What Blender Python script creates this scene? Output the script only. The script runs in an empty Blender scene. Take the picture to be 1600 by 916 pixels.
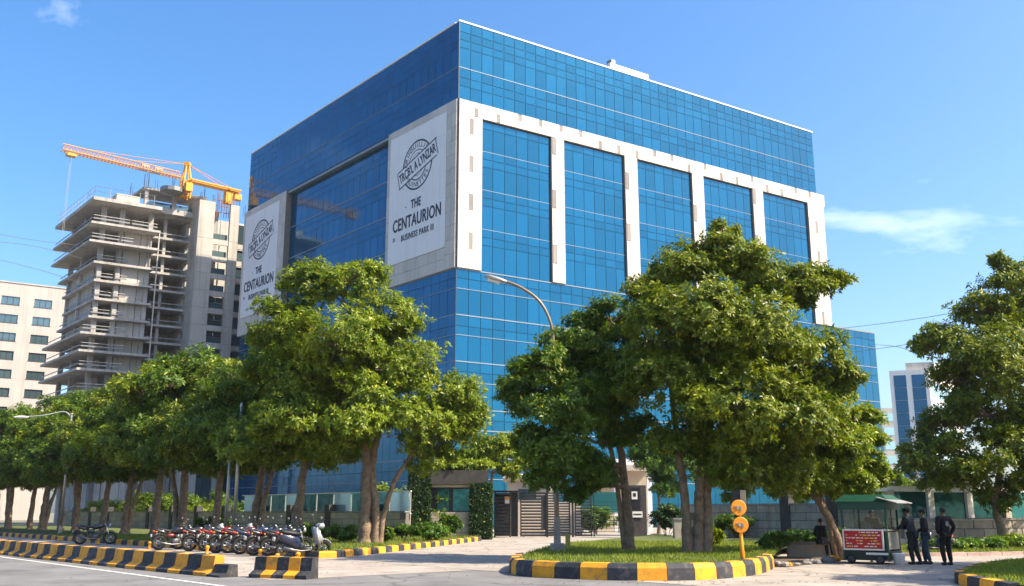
import bpy, bmesh, math, random
import numpy as np
from mathutils import Vector, Matrix
R = math.radians
random.seed(7)
rng = np.random.default_rng(7)
scene = bpy.context.scene
col = scene.collection

# ------------------------------------------------------------------ camera
FPX, CX, CY, HZ, EYE = 1500.0, 800.0, 458.0, 800.0, 1.65
PITCH = math.atan((HZ - CY) / FPX)
cam_d = bpy.data.cameras.new('camera')
cam_d.sensor_width = 36.0
cam_d.lens = 36.0 * FPX / 1600.0
cam_d.clip_start = 0.1
cam_d.clip_end = 6000.0
cam = bpy.data.objects.new('camera', cam_d)
col.objects.link(cam)
cam.location = (0, 0, EYE)
cam.rotation_euler = (R(90) + PITCH, 0, 0)
scene.camera = cam

# ------------------------------------------------------------------ sky, sun, exposure
SUN_EL, SUN_AZ = 46.0, 106.0          # azimuth clockwise from +Y (view direction); 100 = from the right
sun_dir = Vector((math.sin(R(SUN_AZ)) * math.cos(R(SUN_EL)), math.cos(R(SUN_AZ)) * math.cos(R(SUN_EL)), math.sin(R(SUN_EL))))
world = bpy.data.worlds.new('World')
scene.world = world
world.use_nodes = True
wn, wl = world.node_tree.nodes, world.node_tree.links
wn.clear()
w_out = wn.new('ShaderNodeOutputWorld')
w_bg = wn.new('ShaderNodeBackground')
w_sky = wn.new('ShaderNodeTexSky')
w_sky.sky_type = 'NISHITA'
w_sky.sun_disc = False
w_sky.sun_elevation = R(SUN_EL)
w_sky.sun_rotation = R(SUN_AZ)
w_sky.altitude = 0.0
w_sky.air_density = 1.0
w_sky.dust_density = 2.6
w_sky.ozone_density = 3.5
w_bg.inputs['Strength'].default_value = 0.14
w_hsv = wn.new('ShaderNodeHueSaturation')
w_hsv.inputs['Saturation'].default_value = 1.27
wl.new(w_sky.outputs['Color'], w_hsv.inputs['Color'])
# thin wisps of cloud all over the sky
w_tc = wn.new('ShaderNodeTexCoord')
w_map = wn.new('ShaderNodeMapping')
w_map.inputs['Scale'].default_value = (1.0, 1.0, 2.6)
w_map.inputs['Location'].default_value = (1.1747, 7.3407, 7.634)
wl.new(w_tc.outputs['Generated'], w_map.inputs['Vector'])
w_n1 = wn.new('ShaderNodeTexNoise')
w_n1.inputs['Scale'].default_value = 3.1
w_n1.inputs['Detail'].default_value = 7.0
w_n1.inputs['Roughness'].default_value = 0.56
w_n1.inputs['Distortion'].default_value = 0.25
wl.new(w_map.outputs['Vector'], w_n1.inputs['Vector'])
w_ramp = wn.new('ShaderNodeValToRGB')
w_ramp.color_ramp.elements[0].position = 0.60
w_ramp.color_ramp.elements[0].color = (0, 0, 0, 1)
w_ramp.color_ramp.elements[1].position = 0.82
w_ramp.color_ramp.elements[1].color = (1, 1, 1, 1)
wl.new(w_n1.outputs['Fac'], w_ramp.inputs['Fac'])
w_mix = wn.new('ShaderNodeMix')
w_mix.data_type = 'RGBA'
wl.new(w_ramp.outputs['Color'], w_mix.inputs['Factor'])
wl.new(w_hsv.outputs['Color'], w_mix.inputs[6])
w_mix.inputs[7].default_value = (6.2, 6.5, 6.9, 1)
wl.new(w_mix.outputs[2], w_bg.inputs['Color'])
wl.new(w_bg.outputs['Background'], w_out.inputs['Surface'])

sun_d = bpy.data.lights.new('sun', 'SUN')
sun_d.energy = 5.0
sun_d.angle = R(0.5)
sun_d.color = (1.0, 0.87, 0.68)
sun = bpy.data.objects.new('sun', sun_d)
col.objects.link(sun)
sun.location = (40, -10, 60)
sun.rotation_euler = (-sun_dir).to_track_quat('-Z', 'Y').to_euler()

vs = scene.view_settings
vs.view_transform = 'Standard'
vs.look = 'None'
vs.exposure = 1.12
vs.gamma = 1.0
vs.use_curve_mapping = False
scene.cycles.max_bounces = 8
scene.cycles.diffuse_bounces = 3
scene.cycles.glossy_bounces = 4
scene.cycles.transmission_bounces = 6
scene.cycles.transparent_max_bounces = 6
scene.cycles.use_denoising = True
scene.cycles.caustics_reflective = False
scene.cycles.caustics_refractive = False
scene.cycles.sample_clamp_indirect = 6.0

# ------------------------------------------------------------------ measuring helpers (photo pixel + a known plane -> metres)
CP, SP = math.cos(PITCH), math.sin(PITCH)
def ray(px, py):
    u, v = (px - CX) / FPX, (CY - py) / FPX
    return Vector((u, CP - v * SP, SP + v * CP))
def G(px, py, z=0.0):
    r = ray(px, py); t = (z - EYE) / r.z
    return Vector((r.x * t, r.y * t, z))
def at(px, py, Y):
    r = ray(px, py); t = Y / r.y
    return Vector((r.x * t, Y, EYE + r.z * t))
def proj(P):
    x, y, z = P[0], P[1], P[2] - EYE
    d = y * CP + z * SP
    return CX + FPX * x / d, CY - FPX * (-y * SP + z * CP) / d
def V(*a): return Vector(a)
DL = V(-0.63957, 0.76873, 0)          # left faces run this way (also the road)
DR = V(0.83558, 0.54937, 0)           # right faces run this way
NR = V(0.54937, -0.83558, 0)          # outward normal of right faces
NL = V(-0.76873, -0.63957, 0)         # outward normal of left faces
ER = V(-0.655, 0.756, 0).normalized() # along the road, away
MR = V(0.756, 0.655, 0).normalized()  # across the road, towards the buildings
def RD(m, s, z=0.0):
    p = MR * m + ER * s
    return V(p.x, p.y, z)

# ------------------------------------------------------------------ mesh helpers
def link(o, parent=None):
    col.objects.link(o)
    if parent is not None: o.parent = parent
    return o
def empty(name, loc=(0, 0, 0), rz=0.0):
    o = bpy.data.objects.new(name, None)
    o.empty_display_size = 0.3
    o.location = loc; o.rotation_euler = (0, 0, rz)
    col.objects.link(o)
    return o
def tag(o, label=None, cat=None, group=None, kind=None):
    if label: o['label'] = label
    if cat: o['category'] = cat
    if group: o['group'] = group
    if kind: o['kind'] = kind
    return o
class MB:
    def __init__(s): s.v = []; s.f = []; s.m = []; s.cm = 0; s.smooth = []; s.sm = False
    def mat(s, i): s.cm = i; return s
    def face(s, idx): s.f.append(tuple(idx)); s.m.append(s.cm); s.smooth.append(s.sm)
    def quad(s, a, b, c, d):
        n = len(s.v); s.v += [tuple(a), tuple(b), tuple(c), tuple(d)]; s.face((n, n+1, n+2, n+3))
    def hexa(s, p):   # 8 points: bottom 4 ccw, top 4 ccw
        n = len(s.v); s.v += [tuple(q) for q in p]
        for q in ((3,2,1,0),(4,5,6,7),(0,1,5,4),(1,2,6,5),(2,3,7,6),(3,0,4,7)): s.face([n+i for i in q])
    def box(s, c, d, rz=0.0, top=1.0):
        cx, cy, cz = c; hx, hy, hz = d[0]/2, d[1]/2, d[2]/2
        ca, sa = math.cos(rz), math.sin(rz); p = []
        for k, t in ((-1, 1.0), (1, top)):
            for (i, j) in ((-1,-1),(1,-1),(1,1),(-1,1)):
                x, y = i*hx*t, j*hy*t
                p.append((cx + x*ca - y*sa, cy + x*sa + y*ca, cz + k*hz))
        s.hexa(p)
    def fbox(s, O, a0, a1, b0, b1, z0, z1, A=None, B=None):   # box in a (possibly skewed) ground frame
        A = A or DR; B = B or DL
        p = []
        for z in (z0, z1):
            for (a, b) in ((a0,b0),(a1,b0),(a1,b1),(a0,b1)):
                q = O + A*a + B*b; p.append((q.x, q.y, z))
        s.hexa(p)
    def prism(s, pts, z0, z1):
        n = len(s.v); k = len(pts)
        s.v += [(p[0], p[1], z0) for p in pts] + [(p[0], p[1], z1) for p in pts]
        s.face([n+k-1-i for i in range(k)]); s.face([n+k+i for i in range(k)])
        for i in range(k):
            j = (i+1) % k; s.face((n+i, n+j, n+k+j, n+k+i))
    def tube(s, pts, rad, n=8, cap=True):
        pts = [Vector(p) for p in pts]
        if not hasattr(rad, '__len__'): rad = [rad]*len(pts)
        base = len(s.v); up = None
        for i, p in enumerate(pts):
            t = (pts[min(i+1, len(pts)-1)] - pts[max(i-1, 0)]).normalized()
            if up is None:
                up = Vector((0,0,1)) if abs(t.z) < 0.9 else Vector((1,0,0))
            x = up.cross(t).normalized(); y = t.cross(x); up = y
            for k in range(n):
                a = 2*math.pi*k/n
                s.v.append(tuple(p + (x*math.cos(a) + y*math.sin(a))*rad[i]))
        for i in range(len(pts)-1):
            for k in range(n):
                k2 = (k+1) % n
                s.face((base+i*n+k, base+i*n+k2, base+(i+1)*n+k2, base+(i+1)*n+k))
        if cap:
            s.face([base+n-1-k for k in range(n)]); e = base+(len(pts)-1)*n; s.face([e+k for k in range(n)])
    def lathe(s, prof, c=(0,0,0), n=16, axis='z'):
        base = len(s.v)
        for (r, h) in prof:
            for k in range(n):
                a = 2*math.pi*k/n
                q = (r*math.cos(a), r*math.sin(a), h)
                if axis == 'y': q = (q[0], q[2], q[1])
                if axis == 'x': q = (q[2], q[0], q[1])
                s.v.append((c[0]+q[0], c[1]+q[1], c[2]+q[2]))
        for i in range(len(prof)-1):
            for k in range(n):
                k2 = (k+1) % n
                s.face((base+i*n+k, base+i*n+k2, base+(i+1)*n+k2, base+(i+1)*n+k))
        s.face([base+n-1-k for k in range(n)]); e = base+(len(prof)-1)*n; s.face([e+k for k in range(n)])
    def ellip(s, c, r, n=12, m=8):
        prof = [(max(1e-3, math.sin(math.pi*i/m)), -math.cos(math.pi*i/m)) for i in range(m+1)]
        b = len(s.v); s.lathe([(p[0], p[1]) for p in prof], (0,0,0), n)
        for i in range(b, len(s.v)):
            q = s.v[i]; s.v[i] = (c[0]+q[0]*r[0], c[1]+q[1]*r[1], c[2]+q[2]*r[2])
    def mesh(s, name, mats):
        me = bpy.data.meshes.new(name)
        me.from_pydata(s.v, [], s.f)
        if not isinstance(mats, (list, tuple)): mats = [mats]
        for m in mats: me.materials.append(m)
        if len(mats) > 1: me.polygons.foreach_set('material_index', s.m)
        if any(s.smooth): me.polygons.foreach_set('use_smooth', s.smooth)
        me.update()
        bm = bmesh.new(); bm.from_mesh(me); bmesh.ops.recalc_face_normals(bm, faces=bm.faces); bm.to_mesh(me); bm.free()
        return me
    def build(s, name, mats, parent=None, loc=None, rz=0.0, smooth=False):
        me = s.mesh(name, mats)
        if smooth: me.polygons.foreach_set('use_smooth', [True]*len(me.polygons))
        o = bpy.data.objects.new(name, me)
        if loc is not None: o.location = loc
        o.rotation_euler = (0, 0, rz)
        return link(o, parent)
def inst(name, me, parent=None, loc=(0,0,0), rot=(0,0,0), scale=(1,1,1)):
    o = bpy.data.objects.new(name, me)
    o.location = loc; o.rotation_euler = rot; o.scale = scale
    return link(o, parent)
def copy_tree(o, parent=None):
    c = o.copy(); col.objects.link(c); c.parent = parent
    for ch in list(o.children): copy_tree(ch, c)
    return c

# ------------------------------------------------------------------ materials
def mat(name, c, rough=0.8, var=0.15, scale=1.5, obj_var=0.0, bump=0.0, bscale=20.0, metal=0.0, spec=0.4,
        c2=None, streak=0.0, coat=0.0, detail=5.0, stain=None, stain_scale=0.6, stain_amt=0.35, crack=0.0):
    m = bpy.data.materials.new(name); m.use_nodes = True
    N, L = m.node_tree.nodes, m.node_tree.links
    b = N['Principled BSDF']
    b.inputs['Roughness'].default_value = rough
    b.inputs['Metallic'].default_value = metal
    b.inputs['Specular IOR Level'].default_value = spec
    if coat: b.inputs['Coat Weight'].default_value = coat; b.inputs['Coat Roughness'].default_value = 0.08
    geo = N.new('ShaderNodeNewGeometry')
    n1 = N.new('ShaderNodeTexNoise'); n1.inputs['Scale'].default_value = scale; n1.inputs['Detail'].default_value = detail
    n1.inputs['Roughness'].default_value = 0.62
    L.new(geo.outputs['Position'], n1.inputs['Vector'])
    mx = N.new('ShaderNodeMix'); mx.data_type = 'RGBA'
    if c2 is None:
        ca = tuple(max(0, x*(1-var)) for x in c) + (1,); cb = tuple(min(1, x*(1+var)) for x in c) + (1,)
    else: ca, cb = tuple(c) + (1,), tuple(c2) + (1,)
    mx.inputs[6].default_value = ca; mx.inputs[7].default_value = cb
    mr = N.new('ShaderNodeMapRange'); mr.inputs['From Min'].default_value = 0.3; mr.inputs['From Max'].default_value = 0.7
    L.new(n1.outputs['Fac'], mr.inputs['Value']); L.new(mr.outputs['Result'], mx.inputs['Factor'])
    out = mx.outputs[2]
    if streak:   # rain streaks: noise stretched downwards
        mp = N.new('ShaderNodeMapping'); mp.inputs['Scale'].default_value = (2.2, 2.2, 0.09)
        L.new(geo.outputs['Position'], mp.inputs['Vector'])
        n2 = N.new('ShaderNodeTexNoise'); n2.inputs['Scale'].default_value = 1.0; n2.inputs['Detail'].default_value = 4
        L.new(mp.outputs['Vector'], n2.inputs['Vector'])
        r2 = N.new('ShaderNodeMapRange'); r2.inputs['From Min'].default_value = 0.5; r2.inputs['From Max'].default_value = 0.75
        r2.inputs['To Max'].default_value = streak
        L.new(n2.outputs['Fac'], r2.inputs['Value'])
        m2 = N.new('ShaderNodeMix'); m2.data_type = 'RGBA'; m2.blend_type = 'MULTIPLY'
        m2.inputs[7].default_value = (0.30, 0.26, 0.22, 1)
        L.new(r2.outputs['Result'], m2.inputs['Factor']); L.new(out, m2.inputs[6]); out = m2.outputs[2]
    if stain is not None:
        n3 = N.new('ShaderNodeTexNoise'); n3.inputs['Scale'].default_value = stain_scale; n3.inputs['Detail'].default_value = 6
        n3.inputs['Roughness'].default_value = 0.7
        L.new(geo.outputs['Position'], n3.inputs['Vector'])
        r3 = N.new('ShaderNodeMapRange'); r3.inputs['From Min'].default_value = 0.52; r3.inputs['From Max'].default_value = 0.70
        r3.inputs['To Max'].default_value = stain_amt
        L.new(n3.outputs['Fac'], r3.inputs['Value'])
        m3 = N.new('ShaderNodeMix'); m3.data_type = 'RGBA'; m3.inputs[7].default_value = tuple(stain) + (1,)
        L.new(r3.outputs['Result'], m3.inputs['Factor']); L.new(out, m3.inputs[6]); out = m3.outputs[2]
    if crack:    # wandering hairline cracks
        wn_ = N.new('ShaderNodeTexNoise'); wn_.inputs['Scale'].default_value = 0.9; wn_.inputs['Detail'].default_value = 5
        L.new(geo.outputs['Position'], wn_.inputs['Vector'])
        va = N.new('ShaderNodeVectorMath'); va.operation = 'MULTIPLY_ADD'; va.inputs[1].default_value = (1.6, 1.6, 0)
        L.new(wn_.outputs['Color'], va.inputs[0]); L.new(geo.outputs['Position'], va.inputs[2])
        vo = N.new('ShaderNodeTexVoronoi'); vo.feature = 'DISTANCE_TO_EDGE'; vo.inputs['Scale'].default_value = crack
        L.new(va.outputs[0], vo.inputs['Vector'])
        r5 = N.new('ShaderNodeMapRange'); r5.inputs['From Min'].default_value = 0.0; r5.inputs['From Max'].default_value = 0.012
        r5.inputs['To Min'].default_value = 0.75; r5.inputs['To Max'].default_value = 0.0
        L.new(vo.outputs['Distance'], r5.inputs['Value'])
        m5 = N.new('ShaderNodeMix'); m5.data_type = 'RGBA'; m5.inputs[7].default_value = (0.05, 0.045, 0.04, 1)
        L.new(r5.outputs['Result'], m5.inputs['Factor']); L.new(out, m5.inputs[6]); out = m5.outputs[2]
    if obj_var:
        oi = N.new('ShaderNodeObjectInfo'); hs = N.new('ShaderNodeHueSaturation')
        r4 = N.new('ShaderNodeMapRange'); r4.inputs['To Min'].default_value = 1-obj_var; r4.inputs['To Max'].default_value = 1+obj_var
        L.new(oi.outputs['Random'], r4.inputs['Value']); L.new(r4.outputs['Result'], hs.inputs['Value'])
        L.new(out, hs.inputs['Color']); out = hs.outputs['Color']
    L.new(out, b.inputs['Base Color'])
    if bump:
        nb = N.new('ShaderNodeTexNoise'); nb.inputs['Scale'].default_value = bscale; nb.inputs['Detail'].default_value = 6
        L.new(geo.outputs['Position'], nb.inputs['Vector'])
        bp = N.new('ShaderNodeBump'); bp.inputs['Strength'].default_value = bump; bp.inputs['Distance'].default_value = 0.05
        L.new(nb.outputs['Fac'], bp.inputs['Height']); L.new(bp.outputs['Normal'], b.inputs['Normal'])
    return m
def leaf_mat(name, dark, light, trans=0.24, rough=0.45, yellow=(0.34, 0.32, 0.03), yel=0.05):
    m = bpy.data.materials.new(name); m.use_nodes = True
    N, L = m.node_tree.nodes, m.node_tree.links
    N.clear()
    o = N.new('ShaderNodeOutputMaterial'); p = N.new('ShaderNodeBsdfPrincipled'); t = N.new('ShaderNodeBsdfTranslucent')
    p.inputs['Roughness'].default_value = rough; p.inputs['Specular IOR Level'].default_value = 0.28
    geo = N.new('ShaderNodeNewGeometry')
    mx = N.new('ShaderNodeMix'); mx.data_type = 'RGBA'
    mx.inputs[6].default_value = tuple(dark)+(1,); mx.inputs[7].default_value = tuple(light)+(1,)
    n = N.new('ShaderNodeTexNoise'); n.inputs['Scale'].default_value = 0.9; n.inputs['Detail'].default_value = 3
    L.new(geo.outputs['Position'], n.inputs['Vector'])
    ma = N.new('ShaderNodeMath'); ma.operation = 'MULTIPLY_ADD'; ma.inputs[1].default_value = 0.55
    L.new(geo.outputs['Random Per Island'], ma.inputs[0])
    r = N.new('ShaderNodeMapRange'); r.inputs['From Min'].default_value = 0.32; r.inputs['From Max'].default_value = 0.68
    r.inputs['To Max'].default_value = 0.5
    L.new(n.outputs['Fac'], r.inputs['Value']); L.new(r.outputs['Result'], ma.inputs[2])
    L.new(ma.outputs[0], mx.inputs['Factor'])
    gt = N.new('ShaderNodeMath'); gt.operation = 'GREATER_THAN'; gt.inputs[1].default_value = 1-yel
    L.new(geo.outputs['Random Per Island'], gt.inputs[0])
    m2 = N.new('ShaderNodeMix'); m2.data_type = 'RGBA'; m2.inputs[7].default_value = tuple(yellow)+(1,)
    L.new(gt.outputs[0], m2.inputs['Factor']); L.new(mx.outputs[2], m2.inputs[6])
    L.new(m2.outputs[2], p.inputs['Base Color'])
    tc = N.new('ShaderNodeMix'); tc.data_type = 'RGBA'; tc.blend_type = 'MULTIPLY'; tc.inputs['Factor'].default_value = 1.0
    tc.inputs[7].default_value = (1.0, 1.0, 0.35, 1)
    g2 = N.new('ShaderNodeMix'); g2.data_type = 'RGBA'; g2.blend_type = 'ADD'; g2.inputs['Factor'].default_value = 1.0
    L.new(m2.outputs[2], g2.inputs[6]); L.new(m2.outputs[2], g2.inputs[7])
    L.new(g2.outputs[2], tc.inputs[6]); L.new(tc.outputs[2], t.inputs['Color'])
    ms = N.new('ShaderNodeMixShader'); ms.inputs['Fac'].default_value = trans
    L.new(p.outputs[0], ms.inputs[1]); L.new(t.outputs[0], ms.inputs[2]); L.new(ms.outputs[0], o.inputs['Surface'])
    return m
def glass_mat(name, c, metal=0.75, rough=0.05, var=0.12, wob=0.02, wscale=0.5):
    m = bpy.data.materials.new(name); m.use_nodes = True
    N, L = m.node_tree.nodes, m.node_tree.links
    b = N['Principled BSDF']; b.inputs['Metallic'].default_value = metal; b.inputs['Roughness'].default_value = rough; b.inputs['Specular IOR Level'].default_value = 0.25
    oi = N.new('ShaderNodeObjectInfo'); geo = N.new('ShaderNodeNewGeometry')
    ad = N.new('ShaderNodeMath'); ad.operation = 'ADD'
    L.new(oi.outputs['Random'], ad.inputs[0]); L.new(geo.outputs['Random Per Island'], ad.inputs[1])
    fr = N.new('ShaderNodeMath'); fr.operation = 'FRACT'; L.new(ad.outputs[0], fr.inputs[0])
    r4 = N.new('ShaderNodeMapRange'); r4.inputs['To Min'].default_value = 1-var; r4.inputs['To Max'].default_value = 1+var
    L.new(fr.outputs[0], r4.inputs['Value'])
    hs = N.new('ShaderNodeHueSaturation'); hs.inputs['Color'].default_value = tuple(c)+(1,)
    L.new(r4.outputs['Result'], hs.inputs['Value']); L.new(hs.outputs['Color'], b.inputs['Base Color'])
    if wob:
        nb = N.new('ShaderNodeTexNoise'); nb.inputs['Scale'].default_value = wscale; nb.inputs['Detail'].default_value = 2
        L.new(geo.outputs['Position'], nb.inputs['Vector'])
        bp = N.new('ShaderNodeBump'); bp.inputs['Strength'].default_value = wob; bp.inputs['Distance'].default_value = 0.3
        L.new(nb.outputs['Fac'], bp.inputs['Height']); L.new(bp.outputs['Normal'], b.inputs['Normal'])
    return m
def clear_glass(name, tint=(0.75, 0.9, 0.88), refl=0.25):
    m = bpy.data.materials.new(name); m.use_nodes = True
    N, L = m.node_tree.nodes, m.node_tree.links; N.clear()
    o = N.new('ShaderNodeOutputMaterial'); t = N.new('ShaderNodeBsdfTransparent'); g = N.new('ShaderNodeBsdfGlossy')
    t.inputs['Color'].default_value = tuple(tint)+(1,); g.inputs['Roughness'].default_value = 0.03
    ms = N.new('ShaderNodeMixShader'); ms.inputs['Fac'].default_value = refl
    L.new(t.outputs[0], ms.inputs[1]); L.new(g.outputs[0], ms.inputs[2]); L.new(ms.outputs[0], o.inputs['Surface'])
    return m

M = {}
M['asphalt'] = mat('asphalt', (0.150, 0.147, 0.145), 0.9, 0.22, 0.5, crack=0.16, bump=0.3, bscale=45, stain=(0.075, 0.072, 0.07), stain_scale=0.30, stain_amt=0.75)
M['concrete_slab'] = mat('concrete_slab', (0.31, 0.272, 0.232), 0.88, 0.22, 0.8, crack=0.22, bump=0.2, bscale=30, stain=(0.17, 0.145, 0.12), stain_scale=0.55, stain_amt=0.75)
M['soil'] = mat('soil', (0.13, 0.09, 0.055), 0.95, 0.3, 2.5, bump=0.6, bscale=12)
M['ground'] = mat('ground', (0.16, 0.15, 0.10), 0.95, 0.25, 0.15)
M['lawn'] = mat('lawn', (0.075, 0.10, 0.022), 0.95, 0.35, 1.2, bump=0.5, bscale=25, stain=(0.16, 0.13, 0.06), stain_scale=0.7, stain_amt=0.5)
M['white_line'] = mat('white_line', (0.55, 0.54, 0.50), 0.8, 0.2, 6.0, stain=(0.2, 0.19, 0.18), stain_scale=3, stain_amt=0.6)
M['kerb_yellow'] = mat('kerb_yellow', (0.70, 0.30, 0.014), 0.7, 0.16, 3.5, obj_var=0.12, bump=0.12, bscale=30, stain=(0.20, 0.13, 0.07), stain_scale=4.5, stain_amt=0.8)
M['kerb_black'] = mat('kerb_black', (0.030, 0.031, 0.036), 0.75, 0.3, 3.5, obj_var=0.25, bump=0.12, bscale=30, stain=(0.15, 0.13, 0.11), stain_scale=4.5, stain_amt=0.75)
M['kerb_grey'] = mat('kerb_grey', (0.24, 0.22, 0.20), 0.85, 0.25, 3.0, bump=0.2, bscale=30, stain=(0.1, 0.09, 0.08), stain_scale=2.2, stain_amt=0.5)
M['glass'] = glass_mat('blue_glass', (0.004, 0.100, 0.205), 0.48, 0.05, 0.12, wob=0.08, wscale=0.30)
M['glass_frame'] = mat('glass_frame', (0.012, 0.035, 0.065), 0.5, 0.1)
M['aluminium'] = mat('aluminium', (0.20, 0.24, 0.28), 0.5, 0.06, metal=0.2)
M['bronze'] = mat('bronze_paint', (0.20, 0.15, 0.095), 0.45, 0.15, 3.0, metal=0.3)
M['edging'] = mat('pink_stone', (0.34, 0.24, 0.20), 0.9, 0.25, 3.0, obj_var=0.2)
M['stone'] = mat('white_stone', (0.54, 0.495, 0.45), 0.75, 0.06, 0.6, obj_var=0.09, streak=0.22, bump=0.05, bscale=8)
M['stone_grey'] = mat('grey_stone', (0.22, 0.20, 0.19), 0.75, 0.1, 0.8, obj_var=0.15)
M['joint'] = mat('stone_joint', (0.20, 0.18, 0.16), 0.9, 0.1)
M['banner'] = mat('banner', (0.76, 0.73, 0.73), 0.7, 0.03, 0.5, streak=0.12)
M['navy'] = mat('navy_print', (0.016, 0.022, 0.055), 0.6, 0.15)
M['concrete'] = mat('raw_concrete', (0.40, 0.38, 0.355), 0.9, 0.18, 0.45, streak=0.55, bump=0.12, bscale=3, stain=(0.22, 0.20, 0.18), stain_scale=0.3, stain_amt=0.5)
M['concrete_pale'] = mat('pale_concrete', (0.46, 0.43, 0.385), 0.9, 0.10, 0.4, streak=0.4, stain=(0.34, 0.30, 0.26), stain_scale=0.22, stain_amt=0.5)
M['rail_glass'] = mat('rail_glass', (0.045, 0.085, 0.095), 0.5, 0.2, spec=0.4)
M['steel_dark'] = mat('dark_steel', (0.035, 0.036, 0.04), 0.5, 0.2, spec=0.5)
M['steel_grey'] = mat('grey_steel', (0.22, 0.22, 0.22), 0.5, 0.15, metal=0.5)
M['galv'] = mat('galvanised', (0.42, 0.40, 0.36), 0.45, 0.12, 2.0, metal=0.6)
M['crane'] = mat('crane_yellow', (0.70, 0.30, 0.015), 0.5, 0.1, 1.0)
M['win_dark'] = glass_mat('dark_window', (0.10, 0.16, 0.18), 0.55, 0.06, 0.35)
M['beige'] = mat('beige_plaster', (0.40, 0.365, 0.335), 0.9, 0.07, 0.25, streak=0.25, stain=(0.38, 0.33, 0.28), stain_scale=0.15, stain_amt=0.4)
M['bark'] = mat('bark', (0.20, 0.135, 0.085), 0.9, 0.45, 5.0, bump=0.8, bscale=14, stain=(0.33, 0.27, 0.20), stain_scale=3.0, stain_amt=0.5)
M['leaf_a'] = leaf_mat('leaf_bright', (0.040, 0.096, 0.006), (0.235, 0.285, 0.010))
M['leaf_b'] = leaf_mat('leaf_deep', (0.022, 0.066, 0.008), (0.130, 0.200, 0.010), yel=0.03)
M['leaf_c'] = leaf_mat('leaf_olive', (0.030, 0.074, 0.006), (0.205, 0.240, 0.010), yel=0.05)
M['leaf_hedge'] = leaf_mat('leaf_hedge', (0.030, 0.085, 0.012), (0.105, 0.20, 0.020), yel=0.05)
M['leaf_ivy'] = leaf_mat('leaf_ivy', (0.012, 0.036, 0.010), (0.040, 0.085, 0.018), trans=0.2, yel=0.02)
M['grass'] = leaf_mat('grass_blade', (0.075, 0.115, 0.016), (0.22, 0.26, 0.035), trans=0.3, rough=0.6)
M['wall_stone'] = mat('wall_block', (0.36, 0.31, 0.25), 0.9, 0.18, 2.0, obj_var=0.16, bump=0.35, bscale=10, streak=0.35)
M['wall_core'] = mat('wall_mortar', (0.15, 0.13, 0.11), 0.95, 0.2)
M['pillar_dark'] = mat('pillar_dark', (0.055, 0.050, 0.045), 0.85, 0.3, 2.0, bump=0.2)
M['cream'] = mat('cream_render', (0.50, 0.42, 0.33), 0.85, 0.06, streak=0.15)
M['white_paint'] = mat('white_paint', (0.78, 0.76, 0.72), 0.6, 0.04)
M['teal_glass'] = glass_mat('teal_glass', (0.035, 0.17, 0.18), 0.5, 0.06, 0.35, wob=0.06, wscale=1.5)
M['black_paint'] = mat('black_paint', (0.015, 0.015, 0.017), 0.45, 0.2, spec=0.5)
M['orange'] = mat('orange_paint', (0.78, 0.27, 0.012), 0.5, 0.12, 4.0, stain=(0.4, 0.16, 0.03), stain_scale=5, stain_amt=0.4)
M['rust'] = mat('rusty_base', (0.30, 0.13, 0.04), 0.9, 0.35, 6.0)
M['white_board'] = mat('white_board', (0.72, 0.70, 0.62), 0.6, 0.08)

# ================================================================== SETTING: ground sheets
def sheet(name, pts, z, m, kind='structure'):
    mb = MB(); n = len(pts)
    mb.v = [(p[0], p[1], z) for p in pts]; mb.face(range(n))
    return tag(mb.build(name, m), kind=kind)
sheet('ground', [(-900, -400), (900, -400), (900, 1400), (-900, 1400)], -0.05, M['ground'])
sheet('road', [RD(-45, -150), RD(18.2, -150), RD(18.2, 260), RD(-45, 260)], 0.0, M['asphalt'])
sheet('forecourt', [RD(18.2, -90), RD(95, -90), RD(95, 150), RD(18.2, 150)], 0.004, M['concrete_slab'])
sheet('service_lane', [RD(11.75, 22.6), RD(18.2, 22.6), RD(18.2, 150), RD(11.75, 150)], 0.004, M['concrete_slab'])
sheet('edge_line', [RD(9.86, -40), RD(10.0, -40), RD(10.0, 160), RD(9.86, 160)], 0.008, M['white_line'])
# expansion joints across the drive: narrow dark strips
for i, (a, b) in enumerate([(RD(18.15, -20), RD(18.15, 31)), (RD(24.5, -12), RD(24.5, 35.5)), (RD(31, -14), RD(31, 40))]):
    d = (b - a).normalized(); n = V(-d.y, d.x, 0) * 0.02
    sheet('pavement_joint', [a - n, b - n, b + n, a + n], 0.009, M['wall_core'])

# ================================================================== MAIN OFFICE BUILDING
C0 = V(-5.515, 92.0, 0)
ANG_R = math.atan2(DR.y, DR.x)
ANG_L = math.atan2(-DL.y, -DL.x)
bld = empty('office_building', C0)
tag(bld, 'large blue glass office block with white stone frame and two banners', 'building')
def fpos(face, a, z, out=0.0):       # point on a face, relative to C0
    return (DR * a + NR * out if face == 'R' else DL * a + NL * out) + V(0, 0, z)
box_cache = {}
def piece_mesh(kind, w, h, t, m, bev=0.0):
    key = (kind, round(w, 3), round(h, 3), round(t, 3), m.name)
    if key not in box_cache:
        mb = MB()
        if bev:
            x, z = w/2, h/2; b = bev
            F = [(-x+b, 0, -z+b), (x-b, 0, -z+b), (x-b, 0, z-b), (-x+b, 0, z-b)]
            S = [(-x, b, -z), (x, b, -z), (x, b, z), (-x, b, z)]
            Bk = [(-x, t, -z), (x, t, -z), (x, t, z), (-x, t, z)]
            mb.v = F + S + Bk
            mb.face((0,1,2,3))
            for i in range(4):
                j = (i+1) % 4
                mb.face((i, i+4, j+4, j)); mb.face((i+4, i+8, j+8, j+4))
            mb.face((11,10,9,8))
        else:
            mb.box((0, t/2, 0), (w, t, h))
        box_cache[key] = mb.mesh(kind, m)
    return box_cache[key]
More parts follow.
